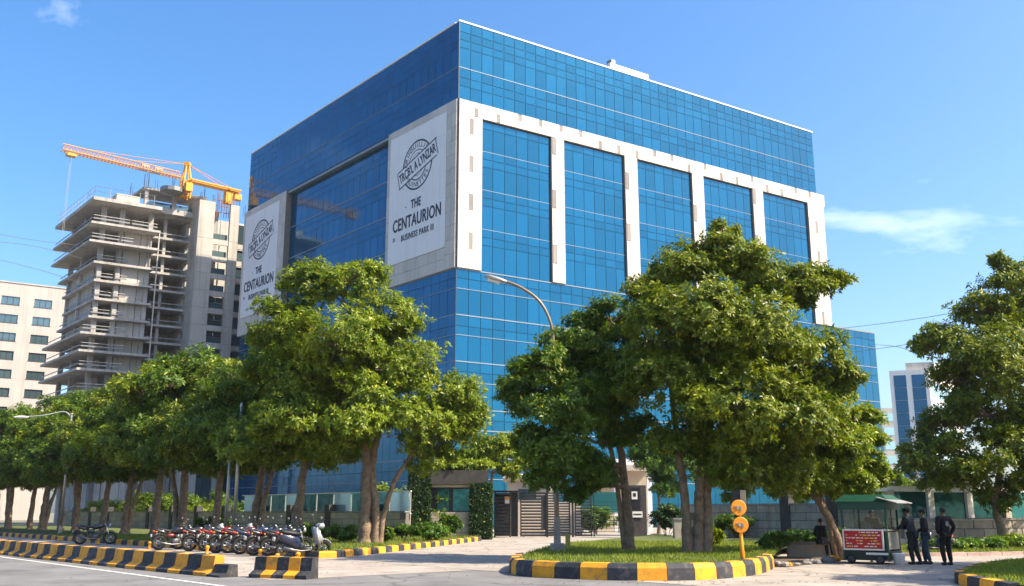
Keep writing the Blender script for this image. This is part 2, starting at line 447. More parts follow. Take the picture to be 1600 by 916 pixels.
def face_piece(name, face, a0, a1, z0, z1, out, t, m, gap=0.0, parent=None, tilt=0.0, bev=0.0):
    me = piece_mesh(name, a1-a0-gap, z1-z0-gap, t, m, bev)
    p = fpos(face, (a0+a1)/2, (z0+z1)/2, out)
    ang = ANG_R if face == 'R' else ANG_L
    rot = (random.uniform(-tilt, tilt), 0, ang + random.uniform(-tilt, tilt))
    return inst(name, me, parent or bld, p, rot)

Z_TOP, Z_ST, Z_BAY, Z_POD = 51.95, 43.15, 41.5, 25.2
LEN_R, LEN_L, LEN_P, END_ST = 55.4, 50.2, 65.3, 56.35
# solid core behind the skin
mb = MB()
mb.fbox(V(0,0,0), 0.5, LEN_P-0.3, 0.5, LEN_L-0.3, 0, Z_POD-0.1)
mb.fbox(V(0,0,0), 1.0, LEN_R-0.4, 1.0, LEN_L-0.3, Z_POD-0.1, Z_TOP-0.5)
mb.build('core', M['glass_frame'], bld)
# backing frames the panes sit on
def backing(face, a0, a1, z0, z1, out, t=0.3):
    return face_piece('curtain_wall_frame', face, a0, a1, z0, z1, out-0.05, t, M['glass_frame'])
panes = []
def grid(face, a0, a1, ncol, rows, out):
    w = (a1-a0)/ncol
    for i in range(ncol):
        for (zt, zb) in zip(rows[:-1], rows[1:]):
            panes.append((face, a0+i*w, a0+(i+1)*w, zb, zt, out))
top_rows = [51.9, 50.8, 49.9, 49.0, 46.75, 45.65, 44.7, 43.18]
bay_rows = [41.45, 40.6, 38.1, 37.25, 36.4, 33.9, 33.05, 32.2, 29.7, 28.85, 28.0, 25.25]
pod_rows = [25.15, 24.2, 23.15, 20.5, 19.4, 18.5, 15.9, 14.9, 13.9, 11.3, 10.3, 9.3, 6.7, 5.7, 4.7, 2.4, 0.3]
BAYS = [(2.8, 11.6), (13.3, 21.9), (23.8, 32.4), (34.3, 42.8), (44.7, 53.2)]
backing('R', 0.02, LEN_R, Z_ST, Z_TOP-0.04, 0); grid('R', 0.02, LEN_R, 40, top_rows, 0)
backing('L', 0.02, LEN_L, Z_ST, Z_TOP-0.04, 0); grid('L', 0.02, LEN_L, 36, top_rows, 0)
backing('R', 0.02, LEN_P, 0, Z_POD, 0); grid('R', 0.02, LEN_P, 46, pod_rows, 0)
backing('L', 0.02, LEN_L, 0, Z_POD, 0); grid('L', 0.02, LEN_L, 36, pod_rows, 0)
for (a, b) in BAYS:
    backing('R', a-0.2, b+0.2, Z_POD+0.01, Z_BAY+0.2, -0.08, 0.25); grid('R', a, b, 6, bay_rows, -0.08)
LB0, LB1 = 13.0, 37.7
backing('L', LB0-0.1, LB1+0.1, Z_POD+0.01, Z_ST, -0.6, 0.2); grid('L', LB0, LB1, 17, [42.8]+bay_rows, -0.6)
# the 300 panes that show largest are parts of their own, the rest one part
def pane_area(q):
    f, a0, a1, z0, z1, out = q
    P = [proj(C0 + fpos(f, a, z, out)) for a, z in ((a0,z0),(a1,z0),(a1,z1),(a0,z1))]
    ar = abs(sum(P[i][0]*P[(i+1)%4][1]-P[(i+1)%4][0]*P[i][1] for i in range(4)))/2
    cx, cy = sum(p[0] for p in P)/4, sum(p[1] for p in P)/4
    hid = (cy > 690) or (cx < 620 and cy > 410) or (cx > 990 and cx < 1300 and cy > 390) or (cx > 860 and cy > 480 and cx < 1300) or (cx < 760 and cy > 560)
    return -1 if hid else ar
order = sorted(panes, key=pane_area, reverse=True)
for q in order[:300]:
    f, a0, a1, z0, z1, out = q
    face_piece('glass_pane', f, a0, a1, z0, z1, out, 0.04, M['glass'], gap=0.055, tilt=0.0022)
mb = MB()
for (f, a0, a1, z0, z1, out) in order[300:]:
    g = 0.0275; t1, t2 = random.uniform(-0.003, 0.003), random.uniform(-0.003, 0.003)
    mb.quad(fpos(f, a0+g, z0+g, out+t1), fpos(f, a1-g, z0+g, out-t2), fpos(f, a1-g, z1-g, out-t1), fpos(f, a0+g, z1-g, out+t2))
tag(mb.build('glass_panes', M['glass'], bld), kind='stuff')
# pale floor lines and the roof coping
for z in (46.75,):
    face_piece('floor_trim', 'R', 0.0, LEN_R, z-0.035, z+0.035, 0.04, 0.1, M['aluminium'])
    face_piece('floor_trim', 'L', 0.0, LEN_L, z-0.04, z+0.04, 0.05, 0.1, M['aluminium'])
for z in (38.1, 33.9, 29.7):
    for (a, b) in BAYS: face_piece('floor_trim', 'R', a, b, z-0.025, z+0.025, -0.055, 0.04, M['aluminium'])
    face_piece('floor_trim', 'L', LB0, LB1, z-0.06, z+0.06, -0.54, 0.1, M['aluminium'])
for z, h in ((25.17, 0.05), (23.15, 0.03), (20.5, 0.05), (18.5, 0.03), (15.9, 0.05), (13.9, 0.035), (11.3, 0.05), (9.3, 0.05), (6.7, 0.05), (4.7, 0.035)):
    face_piece('floor_trim', 'R', 0.0, LEN_P, z-h, z+h, 0.06, 0.1, M['aluminium'])
    face_piece('floor_trim', 'L', 0.0, LEN_L, z-h, z+h, 0.06, 0.1, M['aluminium'])
face_piece('roof_coping', 'R', -0.05, LEN_R+0.05, Z_TOP-0.03, Z_TOP+0.13, 0.08, 0.7, M['white_paint'])
face_piece('roof_coping', 'L', 0.66, LEN_L+0.05, Z_TOP-0.034, Z_TOP+0.126, 0.08, 0.7, M['white_paint'])
face_piece('roof_coping', 'R', END_ST+0.02, LEN_P+0.03, Z_POD, Z_POD+0.14, 0.07, 0.5, M['aluminium'])
face_piece('recess_soffit', 'L', LB0, LB1, Z_ST-0.42, Z_ST-0.1, 0.02, 0.6, M['aluminium'])
mb = MB(); mb.fbox(V(0,0,0), 21.5, 27.5, 1.3, 3.5, Z_TOP-0.5, Z_TOP+1.6); mb.build('rooftop_cabin', M['white_paint'], bld)
mb = MB(); mb.fbox(V(0,0,0), 22.0, 22.6, 1.6, 2.4, Z_TOP+1.6, Z_TOP+2.3); mb.build('roof_vent', M['steel_grey'], bld)
# corner trim
mb = MB(); q0, q1 = fpos('R', 0, 0, 0.05), fpos('R', 0, 0, 0.05)

for z0, z1 in ((Z_ST, Z_TOP), (0, Z_POD)):
    mb = MB(); mb.box((0.0, -0.02, (z0+z1)/2), (0.10, 0.10, z1-z0-0.1), ANG_R); mb.build('corner_trim', M['glass_frame'], bld)
pass
# ---- stone frame of the right face (panels are pieces; joints are the recessed backing)
ST = 0.22
def stone_back(face, a0, a1, z0, z1, out=ST, t=0.8):
    face_piece('stone_backing', face, a0, a1, z0, z1, out-0.04, t, M['joint'])
def stone_run(face, a0, a1, z0, z1, na, nz, out=ST, m=None):
    wa, wz = (a1-a0)/na, (z1-z0)/nz
    for i in range(na):
        for k in range(nz):
            face_piece('stone_panel', face, a0+i*wa, a0+(i+1)*wa, z0+k*wz, z0+(k+1)*wz, out + random.uniform(0, 0.012), 0.05, m or M['stone'], gap=0.03)
stone_back('R', 0.0, END_ST, Z_BAY, Z_ST-0.01)
piers = [(0.0, 2.8)] + [(BAYS[i][1], BAYS[i+1][0]) for i in range(4)] + [(53.2, END_ST)]
for (a, b) in piers: stone_back('R', a, b, Z_POD+0.02, Z_BAY)
# header strip: tall panels with staggered grey slots
x = 0.0; k = 0
while x < END_ST-0.3:
    w = min(1.36, END_ST-x)
    slot = k % 2 == 1
    if slot:
        s0 = x+0.45; hi = random.random() < 0.5
        z0, z1 = (42.35, 43.0) if hi else (41.6, 42.45)
        stone_run('R', x, s0, Z_BAY, Z_ST, 1, 1); stone_run('R', s0+0.42, x+w, Z_BAY, Z_ST, 1, 1)
        stone_run('R', s0, s0+0.42, z1, Z_ST, 1, 1) if Z_ST-z1 > 0.2 else None
        if z0-Z_BAY > 0.2: stone_run('R', s0, s0+0.42, Z_BAY, z0, 1, 1)
        face_piece('slot_louvre', 'R', s0, s0+0.42, z0, z1, ST-0.02, 0.05, M['stone_grey'])
    else: stone_run('R', x, x+w, Z_BAY, Z_ST, 1, 1)
    x += w; k += 1
for j, (a, b) in enumerate(piers):
    n = 8; h = (Z_BAY-Z_POD)/n
    for k in range(n):
        z0 = Z_POD+0.03+k*h; z1 = z0+h
        if j in (0, 5):
            off = 1.25
            stone_run('R', a, a+off, z0, z1, 1, 1)
            if k % 2 == (1 if j == 0 else 0):
                stone_run('R', a+off+0.45, b, z0, z1, 1, 1)
                face_piece('slot_louvre', 'R', a+off, a+off+0.45, z0, z1-0.35, ST-0.02, 0.05, M['stone_grey'])
                stone_run('R', a+off, a+off+0.45, z1-0.35, z1, 1, 1)
            else: stone_run('R', a+off, b, z0, z1, 1, 1)
        else:
            if (k+j) % 3 == 2:
                face_piece('slot_louvre', 'R', a+0.12, a+0.55, z0+0.1, z1, ST-0.02, 0.05, M['stone_grey'])
                stone_run('R', a+0.55, b, z0, z1, 1, 1)
            else: stone_run('R', a, b, z0, z1, 1, 1)
# ---- left face: two stone fields with printed banners
def text_mesh(s, size, depth, m, align='CENTER', sx=1.0, spacing=1.0):
    cu = bpy.data.curves.new('lettering', 'FONT'); cu.body = s; cu.size = size; cu.extrude = depth
    cu.align_x = align; cu.align_y = 'CENTER'; cu.space_character = spacing; cu.resolution_u = 3
    o = bpy.data.objects.new('tmp', cu); col.objects.link(o)
    dg = bpy.context.evaluated_depsgraph_get(); me = bpy.data.meshes.new_from_object(o.evaluated_get(dg))
    bpy.data.objects.remove(o); bpy.data.curves.remove(cu)
    for v in me.vertices: v.co.x *= sx
    me.materials.clear(); me.materials.append(m)
    return me
def text_flat(s, size, depth, sx=1.0, spacing=1.0, bold=0.0):    # vertices (x right, z up) and faces of standing lettering
    me = text_mesh(s, size, depth, M['navy'], 'CENTER', sx, spacing)
    vs_ = [(v.co.x, -v.co.z, v.co.y) for v in me.vertices]; fs = [tuple(p.vertices) for p in me.polygons]
    bpy.data.meshes.remove(me)
    return vs_, fs
def add_text(mb, s, size, x, z, ang=0.0, depth=0.02, sx=1.0, spacing=1.0, bold=0.0):
    v, f = text_flat(s, size, depth, sx, spacing)
    for (dx, dz, dd) in ([(0, 0, 0)] if not bold else [(-bold, 0, 0), (bold, 0, 0.003), (0, bold, 0.006), (0, -bold, 0.009)]):
        n = len(mb.v); ca, sa = math.cos(ang), math.sin(ang)
        mb.v += [(x + (p[0]+dx)*ca - (p[2]+dz)*sa, p[1]-dd, z + (p[0]+dx)*sa + (p[2]+dz)*ca) for p in v]
        for q in f: mb.face([n+i for i in q])
def ring(mb, r0, r1, cx, cz, y, a0=0.0, a1=2*math.pi, n=48):
    for i in range(n):
        t0, t1 = a0+(a1-a0)*i/n, a0+(a1-a0)*(i+1)/n
        mb.quad((cx+r0*math.cos(t0), y, cz+r0*math.sin(t0)), (cx+r1*math.cos(t0), y, cz+r1*math.sin(t0)),
                (cx+r1*math.cos(t1), y, cz+r1*math.sin(t1)), (cx+r0*math.cos(t1), y, cz+r0*math.sin(t1)))
def arc_text(mb, s, size, r, cx, cz, a_mid, step, y, inward=False):
    n = len(s)
    for i, ch in enumerate(s):
        if ch == ' ': continue
        a = a_mid + (step*(i-(n-1)/2))*(1 if inward else -1)
        v, f = text_flat(ch, size, 0.01)
        rot = a - math.pi/2 + (math.pi if inward else 0)
        ca, sa = math.cos(rot), math.sin(rot); k = len(mb.v)
        ox, oz = cx + r*math.cos(a), cz + r*math.sin(a)
        mb.v += [(ox + p[0]*ca - p[2]*sa, p[1]+y, oz + p[0]*sa + p[2]*ca) for p in v]
        for q in f: mb.face([k+j for j in q])
def banner_field(b0, b1, ban0, ban1, label):
    # b measured from the building corner; viewer's right = smaller b
    stone_back('L', b0, b1, Z_POD+0.02, Z_ST-0.01)
    n = 12; h = (Z_ST-Z_POD)/n
    for k in range(n):
        z0 = Z_POD+0.03+k*h; z1 = min(z0+h, Z_ST)
        if ban0-b0 > 0.1: stone_run('L', b0, ban0, z0, z1, 2 if ban0-b0 > 1.2 else 1, 1)
        if b1-ban1 > 0.1: stone_run('L', ban1, b1, z0, z1, 1, 1)
    nb = max(6, int((ban1-ban0)/1.4)); stone_run('L', ban0, ban1, Z_POD+0.03, 27.6, nb, 2)
    stone_run('L', ban0, ban1, 42.3, Z_ST, nb, 1)
    W, H = ban1-ban0, 42.3-27.6
    bo = face_piece('banner', 'L', ban0+0.03, ban1-0.03, 27.63, 42.27, ST+0.07, 0.08, M['banner'], bev=0.03)
    bo['label'] = label
    E_ = 0.006
    # emblem: ring, ribbon, curved lettering
    mb = MB(); R0 = 2.8; cz = 2.95
    for (ra, rb_, t0, t1) in ((R0-0.20, R0, 0, 360), (1.62, 1.72, 25, 165), (1.62, 1.76, 205, 345), (1.25, 1.30, 40, 150), (1.2, 1.26, 220, 330)):
        mb = MB(); ring(mb, ra, rb_, 0.1, cz, -E_, R(t0), R(t1)); mb.build('emblem_ring', M['navy'], bo)
    mb = MB()
    arc_text(mb, 'DRINSUILLIS', 0.82, 2.2, 0.1, cz, R(105), R(12.5), -E_)
    arc_text(mb, 'PRUINETTES', 0.82, 2.22, 0.1, cz, R(268), R(13), -E_, inward=True)
    mb.build('emblem_lettering', M['navy'], bo)
    ta = R(3)                       # ribbon runs up to the right
    rb = MB(); hw, hh = 3.75, 0.95
    ta = R(16)
    ca, sa = math.cos(ta), math.sin(ta)
    def rp(x, z, y): return (0.1 + x*ca - z*sa, y, cz + x*sa + z*ca)
    rb.mat(0); rb.quad(rp(-hw, -hh, -0.012), rp(hw, -hh, -0.012), rp(hw, hh, -0.012), rp(-hw, hh, -0.012))
    rb.mat(1)
    for (x0, x1, z0, z1) in ((-hw-0.1, hw-0.3, -hh-0.09, -hh+0.06), (-hw+0.1, hw+0.2, hh-0.06, hh+0.09), (-hw-0.02, -hw+0.1, -hh, hh), (hw-0.1, hw+0.02, -hh, hh)):
        rb.quad(rp(x0, z0, -0.017), rp(x1, z0, -0.017), rp(x1, z1, -0.017), rp(x0, z1, -0.017))
    ro = rb.build('emblem_ribbon', [M['banner'], M['navy']], bo)
    tb = MB(); tx, tz = 0.1, cz
    add_text(tb, "TRCB'L A LYNZAR", 1.5, tx, tz, ta, 0.004, 0.57, 1.0, bold=0.03)
    for i, p in enumerate(tb.v): tb.v[i] = (p[0], p[1]-0.022, p[2])
    tb.build('ribbon_lettering', M['navy'], bo)
    for args in (('THE', 1.35, 0.0, -1.35, 0, 0.01, 0.72, 1.08, 0.035), ('CENTAURION', 1.95, 0.15, -3.15, 0, 0.01, 0.70, 1.05, 0.04), ('BUSINESS PARK III', 0.95, 0.35, -4.75, 0, 0.01, 0.72, 1.12, 0.02), ('20', 0.6, -4.1, -4.6, 0, 0.01, 0.8, 1.1, 0), ('-', 1.0, -1.9, -1.3, 0, 0.01, 0.8, 1.0, 0)):
        tb = MB(); add_text(tb, *args)
        for i, p in enumerate(tb.v): tb.v[i] = (p[0], p[1]-0.012, p[2])
        tb.build('lettering', M['navy'], bo)
banner_field(0.0, 12.9, 1.65, 12.3, 'white banner with ring emblem and THE CENTAURION BUSINESS PARK III, nearer the corner')
banner_field(37.8, 50.6, 39.6, 49.9, 'white banner with ring emblem and lettering, at the far left end behind the tree')

# ================================================================== CONSTRUCTION TOWER (frame parallel to the office)
T0 = at(147, 306, 128.0)
def T(a, b, z): return T0 + DR*a + DL*b + V(0, 0, z - T0.z)
ztop = T0.z
TB = V(T0.x, T0.y, 0)
tower = empty('unfinished_tower', TB)
tag(tower, 'raw concrete high-rise under construction with open floors', 'building')
def onplane(px, py, P, d):
    n = V(d.y, -d.x, 0); r = ray(px, py); t = (P - V(0, 0, EYE)).dot(n) / r.dot(n); q = r*t + V(0, 0, EYE)
    return (q-P).dot(d), q.z
slab_y = [306, 345, 374, 403, 432, 461, 490, 519, 547, 576, 611]
slab_z = [onplane(147, y, T0, DR)[1] for y in slab_y]
A1 = onplane(254, 328, T0, DR)[0]
B1 = -onplane(86, 358, T0, -DL)[0]
A2 = onplane(306, 400, T0, DR)[0]
A3 = onplane(331, 400, T0, DR)[0]; A4 = onplane(356, 400, T0, DR)[0]; A5 = onplane(370, 400, T0, DR)[0]; A6 = A5 + 7.0
B1 = max(B1, 9.0)
O = V(0, 0, 0)
def tpart(name, m, *boxes, **kw):
    mb = MB()
    for bx in boxes: mb.fbox(O, *bx)
    return mb.build(name, m, tower)
for i, z in enumerate(slab_z):
    if i <= 2 or i >= 7: a0, b0 = 0.0, 0.0
    else: a0, b0 = 1.2 + 0.25*((i*7) % 3), 1.4
    bb = B1 if (i <= 3 or i >= 7) else B1-2.2
    t = 0.32 if i else 0.5
    tpart('floor_slab', M['concrete'], (a0, A1, b0, bb, z-t, z))
    tpart('floor_slab', M['concrete'], (A1+0.01, A2-0.02, 3.2, B1+4, z-t, z))
    # balustrades along the slab edge
    if 0 < i:
        for (x0, x1) in ((a0+0.3, A1*0.42), (A1*0.45, A1*0.62)) if i not in (1,) else ((a0+0.3, A1*0.55), (A1*0.58, A1-0.4)):
            tpart('balustrade', M['steel_grey'], (x0, x1, b0+0.25, b0+0.32, z+0.42, z+0.60))
            tpart('handrail', M['galv'], (x0, x1, b0+0.22, b0+0.35, z+0.92, z+0.98))
        tpart('balustrade', M['steel_grey'], (a0+0.2, a0+0.27, b0+0.6, bb-0.4, z+0.55, z+0.68))
        tpart('balustrade', M['steel_grey'], (A1+0.3, A2-0.2, 3.35, 3.42, z+0.55, z+0.68))
zs = slab_z + [slab_z[-1]-4.2, slab_z[-1]-8.0, 0.0]
for i in range(len(zs)-1):
    zt, zb = zs[i]-0.32, max(zs[i+1], 0)
    for (a, b) in ((2.2, 2.4), (A1*0.5, 2.4), (A1-0.7, 2.4), (2.2, B1*0.55), (2.2, B1-2.6)):
        tpart('column', M['concrete'], (a-0.3, a+0.3, b-0.3, b+0.3, zb, zt))
    if i >= 1:      # infill wall towards the right of the front
        tpart('infill_wall', M['concrete_pale'], (A1*0.56, A1*0.80, 2.45, 2.7, zb, zt), )
        tpart('infill_wall', M['concrete_pale'], (A1*0.81, A1-0.95, 2.5, 2.75, zb, zt))
    tpart('partition', M['concrete'], (4.4, A1-0.5, 6.0, 6.25, zb, zt), (4.4, 4.65, 6.3, B1-1, zb, zt))
    if 3 <= i <= 6: tpart('infill_wall', M['concrete'], (2.3, 2.5, 5.0, B1-3.0, zb, zt))
    tpart('partition', M['concrete'], (A1-2.5, A2+0.3, 8.4, 8.7, zb, zt))
    tpart('column', M['concrete'], (A1+1.8, A1+2.2, 4.0, 4.4, zb, zt))
    if i >= 1: tpart('drain_pipe', M['galv'], (A1+0.1, A1+0.25, 0.9, 1.05, zb, zt+0.32))
# lower slabs hidden by the trees
for z in zs[11:13]: tpart('floor_slab', M['concrete'], (0, A1, 0, B1, z-0.3, z))
# stair core to the right: two concrete piers with windows between
z_core = onplane(310, 311, T0, DR)[1]
for i in range(len(zs)-1):
    zt = (z_core if i == 0 else zs[i]-0.03); zb = zs[i+1]
    tpart('core_wall', M['concrete_pale'], (A2, A3, 0, 0.5, zb, zt))
    tpart('core_wall', M['concrete_pale'], (A4, A5, 0, 0.5, zb, zt))
    # side wall with a small opening per floor
    zm = (zb+zt)/2
    tpart('core_wall', M['concrete'], (A2, A2+0.4, 0.51, 3.0, zb, zt), (A2, A2+0.4, 4.6, 9.0, zb, zt), (A2, A2+0.4, 3.0, 4.6, zb, zb+0.9), (A2, A2+0.4, 3.0, 4.6, zt-0.7, zt))
    if i > 0:
        tpart('spandrel', M['concrete_pale'], (A3+0.02, A4-0.02, 0.1, 0.4, zs[i]-0.75, zs[i]+0.05), (A5+0.02, A6, 1.2, 1.5, zs[i]-0.7, zs[i]+0.05))
    low = i >= 4
    w0, w1 = zb+0.1, zs[i]-0.8
    if i == 0: w1 = zs[0]-0.4
    g = M['win_dark'] if low else M['rail_glass']
    if low:
        tpart('window', g, (A3+0.1, (A3+A4)/2-0.05, 0.6, 0.66, w0+0.9, w1), ((A3+A4)/2+0.05, A4-0.1, 0.6, 0.66, w0+0.9, w1))
        tpart('window', g, (A3+0.1, A4-0.1, 0.6, 0.66, w0, w0+0.8))
    else:
        tpart('balustrade', g, (A3+0.1, A4-0.1, 0.5, 0.56, w0, w0+0.9))
        tpart('window_post', M['steel_grey'], ((A3+A4)/2-0.06, (A3+A4)/2+0.06, 0.5, 0.6, w0+0.9, w1))
    tpart('window', M['win_dark'], (A5+0.15, A6-0.2, 1.55, 1.62, w0, w1))
    tpart('partition', M['concrete'], (A3+0.02, A4-0.02, 4.5, 4.7, zb, zt))
tpart('core_wall', M['concrete_pale'], (A2, A6, 9.0, 9.4, 0, z_core), (A6, A6+0.4, 1.2, 9.4, 0, z_core-3))
# penthouse
z_ph = onplane(237, 291, T0, DR)[1]
pa0 = onplane(234, 291, T0, DR)[0]; pa1 = pa0 + 9.2
pb = 2.5
z_ph += 0.6
tpart('penthouse_slab', M['concrete'], (pa0, pa1, pb, pb+5, z_ph-0.35, z_ph))
tpart('penthouse_slab', M['concrete'], (pa0-2, pa1, pb-0.3, pb+5.5, ztop-0.2, ztop+0.6))
for a, b in ((pa0+0.6, pb+0.5), (pa0+4.6, pb+0.5), (pa1-0.6, pb+0.5), (pa0+0.6, pb+4.4), (pa1-0.6, pb+4.4)):
    tpart('column', M['concrete'], (a-0.25, a+0.25, b-0.25, b+0.25, ztop+0.6, z_ph-0.35))
tpart('penthouse_window', M['win_dark'], (pa0+1.0, pa1-1.0, pb+1.0, pb+1.08, ztop+0.6, ztop+1.7))
tpart('roof_box', M['concrete_pale'], (pa0-3.8, pa0-0.6, 1.8, 4.0, ztop, ztop+1.5))
# edge guard on the roof: posts and two rails; starter bars
mb = MB()
def bar(a, b, z0, z1, r=0.035): mb.tube([DR*a+DL*b+V(0,0,z0), DR*a+DL*b+V(0,0,z1)], r, 4)
x = 0.15
while x < A1-1: bar(x, 0.15, ztop, ztop+1.6); x += 2.0
y = 0.15
while y < B1: bar(0.15, y, ztop, ztop+1.6); y += 1.6
for h in (0.8, 1.5):
    mb.tube([DR*0.15+DL*0.15+V(0,0,ztop+h), DR*(A1-1)+DL*0.15+V(0,0,ztop+h)], 0.03, 4)
    mb.tube([DR*0.15+DL*0.15+V(0,0,ztop+h), DR*0.15+DL*(B1-0.2)+V(0,0,ztop+h)], 0.03, 4)
mb.build('roof_guard_rail', M['steel_grey'], tower)
mb = MB()
for (a, b, z0, h) in [(pa0+0.3, pb+0.3, z_ph, 2.4), (pa0+0.6, pb+0.5, z_ph, 3.6), (pa0+1.8, pb+0.2, z_ph, 1.6), (pa0+4.2, pb+0.4, z_ph, 2.6), (pa0+5.4, pb+0.3, z_ph, 1.9), (pa1-0.4, pb+0.3, z_ph, 1.8), (pa0-1.8, 2.0, ztop+1.5, 2.2),
                      (A2+0.3, 0.3, z_core, 1.8), (A3-0.2, 0.4, z_core, 2.0), (A4+0.2, 0.3, z_core, 2.2), (A5-0.1, 0.5, z_core, 1.6), (A5+1.5, 2, z_core-1, 2.4), (A6-1, 2, z_core-1, 1.8), (A3+0.8, 1.2, z_core-1, 3.2), (A3+1.5, 1.6, z_core-1, 2.6)]:
    for k in range(3): bar(a+random.uniform(-0.25, 0.25), b+random.uniform(-0.2, 0.2), z0, z0+h*random.uniform(0.6, 1), 0.03)
mb.build('starter_bars', M['steel_dark'], tower)
mb = MB()
for k in range(9): bar(A3+0.3+k*0.36, 1.0, z_core-2.0, z_core+1.0+0.5*(k % 3), 0.05)
for h in (-1.2, -0.2, 0.7): mb.tube([DR*(A3+0.1)+DL*1.0+V(0,0,z_core+h), DR*(A4+0.2)+DL*1.0+V(0,0,z_core+h)], 0.05, 4)
mb.build('formwork_cage', M['rust'], tower)

# ---- tower crane
mast_top_z = at(291, 281, 136.0).z
CB = at(291, 281, 136.0); CBg = V(CB.x, CB.y, z_ph - 0.2)
crane = empty('tower_crane', (CBg.x, CBg.y, CBg.z)); tag(crane, 'yellow tower crane with long lattice jib on top of the concrete tower', 'crane')
def rel(p): return Vector(p) - crane.location
def lattice(mb, p0, p1, w, h, n, up=V(0,0,1), r=0.09):
    d = (p1-p0).normalized(); s = d.cross(up).normalized()*w/2; u = s.cross(d).normalized()*h
    A, B_, Cc = (lambda t: p0+(p1-p0)*t - s), (lambda t: p0+(p1-p0)*t + s), (lambda t: p0+(p1-p0)*t + u)
    for F in (A, B_, Cc): mb.tube([F(0), F(1)], r, 5)
    for i in range(n):
        t0, t1 = i/n, (i+1)/n; tm = (t0+t1)/2
        for F in (A, B_): mb.tube([F(t0), Cc(tm), F(t1)], r*0.55, 4, cap=False)
        mb.tube([A(t0), B_(t0)], r*0.55, 4, cap=False); mb.tube([A(t0), B_(t1)], r*0.55, 4, cap=False)
Lt = G(97, 235, mast_top_z)                    # jib tip, same height
jd = (Lt-CB); jd.z = 0; jl = jd.length; jd.normalize()
t_r = max(4.0, min(18.0, next((k*0.25 for k in range(8, 80) if proj(CB - jd*k*0.25)[0] >= 371), 18.0))); Rt = CB - jd*t_r
mb = MB(); lattice(mb, rel(CB+jd*1.0), rel(Lt), 1.0, 0.95, 34, r=0.075); mb.build('jib', M['crane'], crane)
mb = MB(); c = rel(CB); s = V(-jd.y, jd.x, 0)
for k in (-0.8, 0.8):
    mb.tube([c - jd*0.5 + s*k, rel(Rt) + s*k], 0.16, 5)
mb.hexa([tuple(c - jd*0.6 - s*0.45 - V(0,0,0.16)), tuple(rel(Rt) - s*0.45 - V(0,0,0.16)), tuple(rel(Rt) + s*0.45 - V(0,0,0.16)), tuple(c - jd*0.6 + s*0.45 - V(0,0,0.16)),
         tuple(c - jd*0.6 - s*0.45 + V(0,0,0.16)), tuple(rel(Rt) - s*0.45 + V(0,0,0.16)), tuple(rel(Rt) + s*0.45 + V(0,0,0.16)), tuple(c - jd*0.6 + s*0.45 + V(0,0,0.16))])
mb.build('counter_jib', M['crane'], crane)
for t, dz in ((0.80, -1.2), (0.97, 0.3)):
    q = rel(CB + (Rt-CB)*t); mb = MB()
    mb.box((q.x, q.y, q.z-1.0+dz*0.3), (1.1, 1.0, 1.9 if t < 0.9 else 0.9), math.atan2(jd.y, jd.x)); mb.build('counterweight', M['crane'], crane)
mb = MB()
for (sx, sy) in ((-1,-1),(1,-1),(1,1),(-1,1)):
    b = c + jd*sx*0.55 + s*sy*0.55; mb.tube([V(b.x, b.y, -1.0), V(b.x, b.y, c.z)], 0.16, 5)
for k in range(6):
    z0 = -1.0 + (c.z+1.0)*k/6; z1 = -1.0 + (c.z+1.0)*(k+1)/6
    for (u0, u1) in ((( -1,-1),(1,-1)), ((1,-1),(1,1)), ((1,1),(-1,1)), ((-1,1),(-1,-1))):
        p0 = c + jd*u0[0]*0.55 + s*u0[1]*0.55; p1 = c + jd*u1[0]*0.55 + s*u1[1]*0.55
        mb.tube([V(p0.x, p0.y, z0), V(p1.x, p1.y, z1)], 0.09, 4, cap=False)
mb.build('mast', M['crane'], crane)
mb = MB(); hp = at(294, 257, 136.0); hh = rel(hp)
for (sx, sy) in ((-1,-1),(1,-1),(1,1),(-1,1)):
    mb.tube([c + jd*sx*0.5 + s*sy*0.5, V(c.x, c.y, hh.z) + jd*sx*0.15 + s*sy*0.15], 0.15, 5)
mb.box((c.x, c.y, hh.z), (0.8, 0.8, 0.5)); mb.build('tower_head', M['crane'], crane)
mb = MB()
hpt = V(c.x, c.y, hh.z)
for t in (0.45, 0.82): mb.tube([hpt, rel(CB + (Lt-CB)*t) + V(0,0,0.95)], 0.04, 4)
for k in (-0.7, 0.7): mb.tube([hpt, rel(CB + (Rt-CB)*0.85) + s*k], 0.05, 4)
mb.build('tie_rods', M['crane'], crane)
q = c + jd*0.2 + s*1.4 - V(0, 0, 1.6)
mb = MB(); mb.box((q.x, q.y, q.z), (1.0, 0.9, 1.3), math.atan2(jd.y, jd.x)); mb.build('cab', M['crane'], crane)
q = c + jd*2.0 - V(0, 0, 2.2); mb = MB(); mb.lathe([(0.3, -0.6), (1.7, -0.3), (1.7, 0.3), (0.3, 0.5)], tuple(q), 12); mb.build('winch_drum', M['steel_grey'], crane)
for t in (0.24, 0.35):
    q = rel(CB + (Lt-CB)*t) + V(0, 0, 0.6); mb = MB(); mb.box(tuple(q), (1.2, 0.3, 0.45), math.atan2(jd.y, jd.x)); mb.build('sign_plate', M['steel_grey'], crane)
q = rel(CB + (Lt-CB)*0.93) - V(0, 0, 0.4); mb = MB(); mb.box(tuple(q), (1.2, 0.9, 0.35), math.atan2(jd.y, jd.x)); mb.build('trolley', M['crane'], crane)
mb = MB()
for k in (-0.3, 0.3): mb.tube([q + s*k, q + s*k - V(0, 0, 12)], 0.025, 4)
mb.build('hoist_rope', M['steel_grey'], crane)

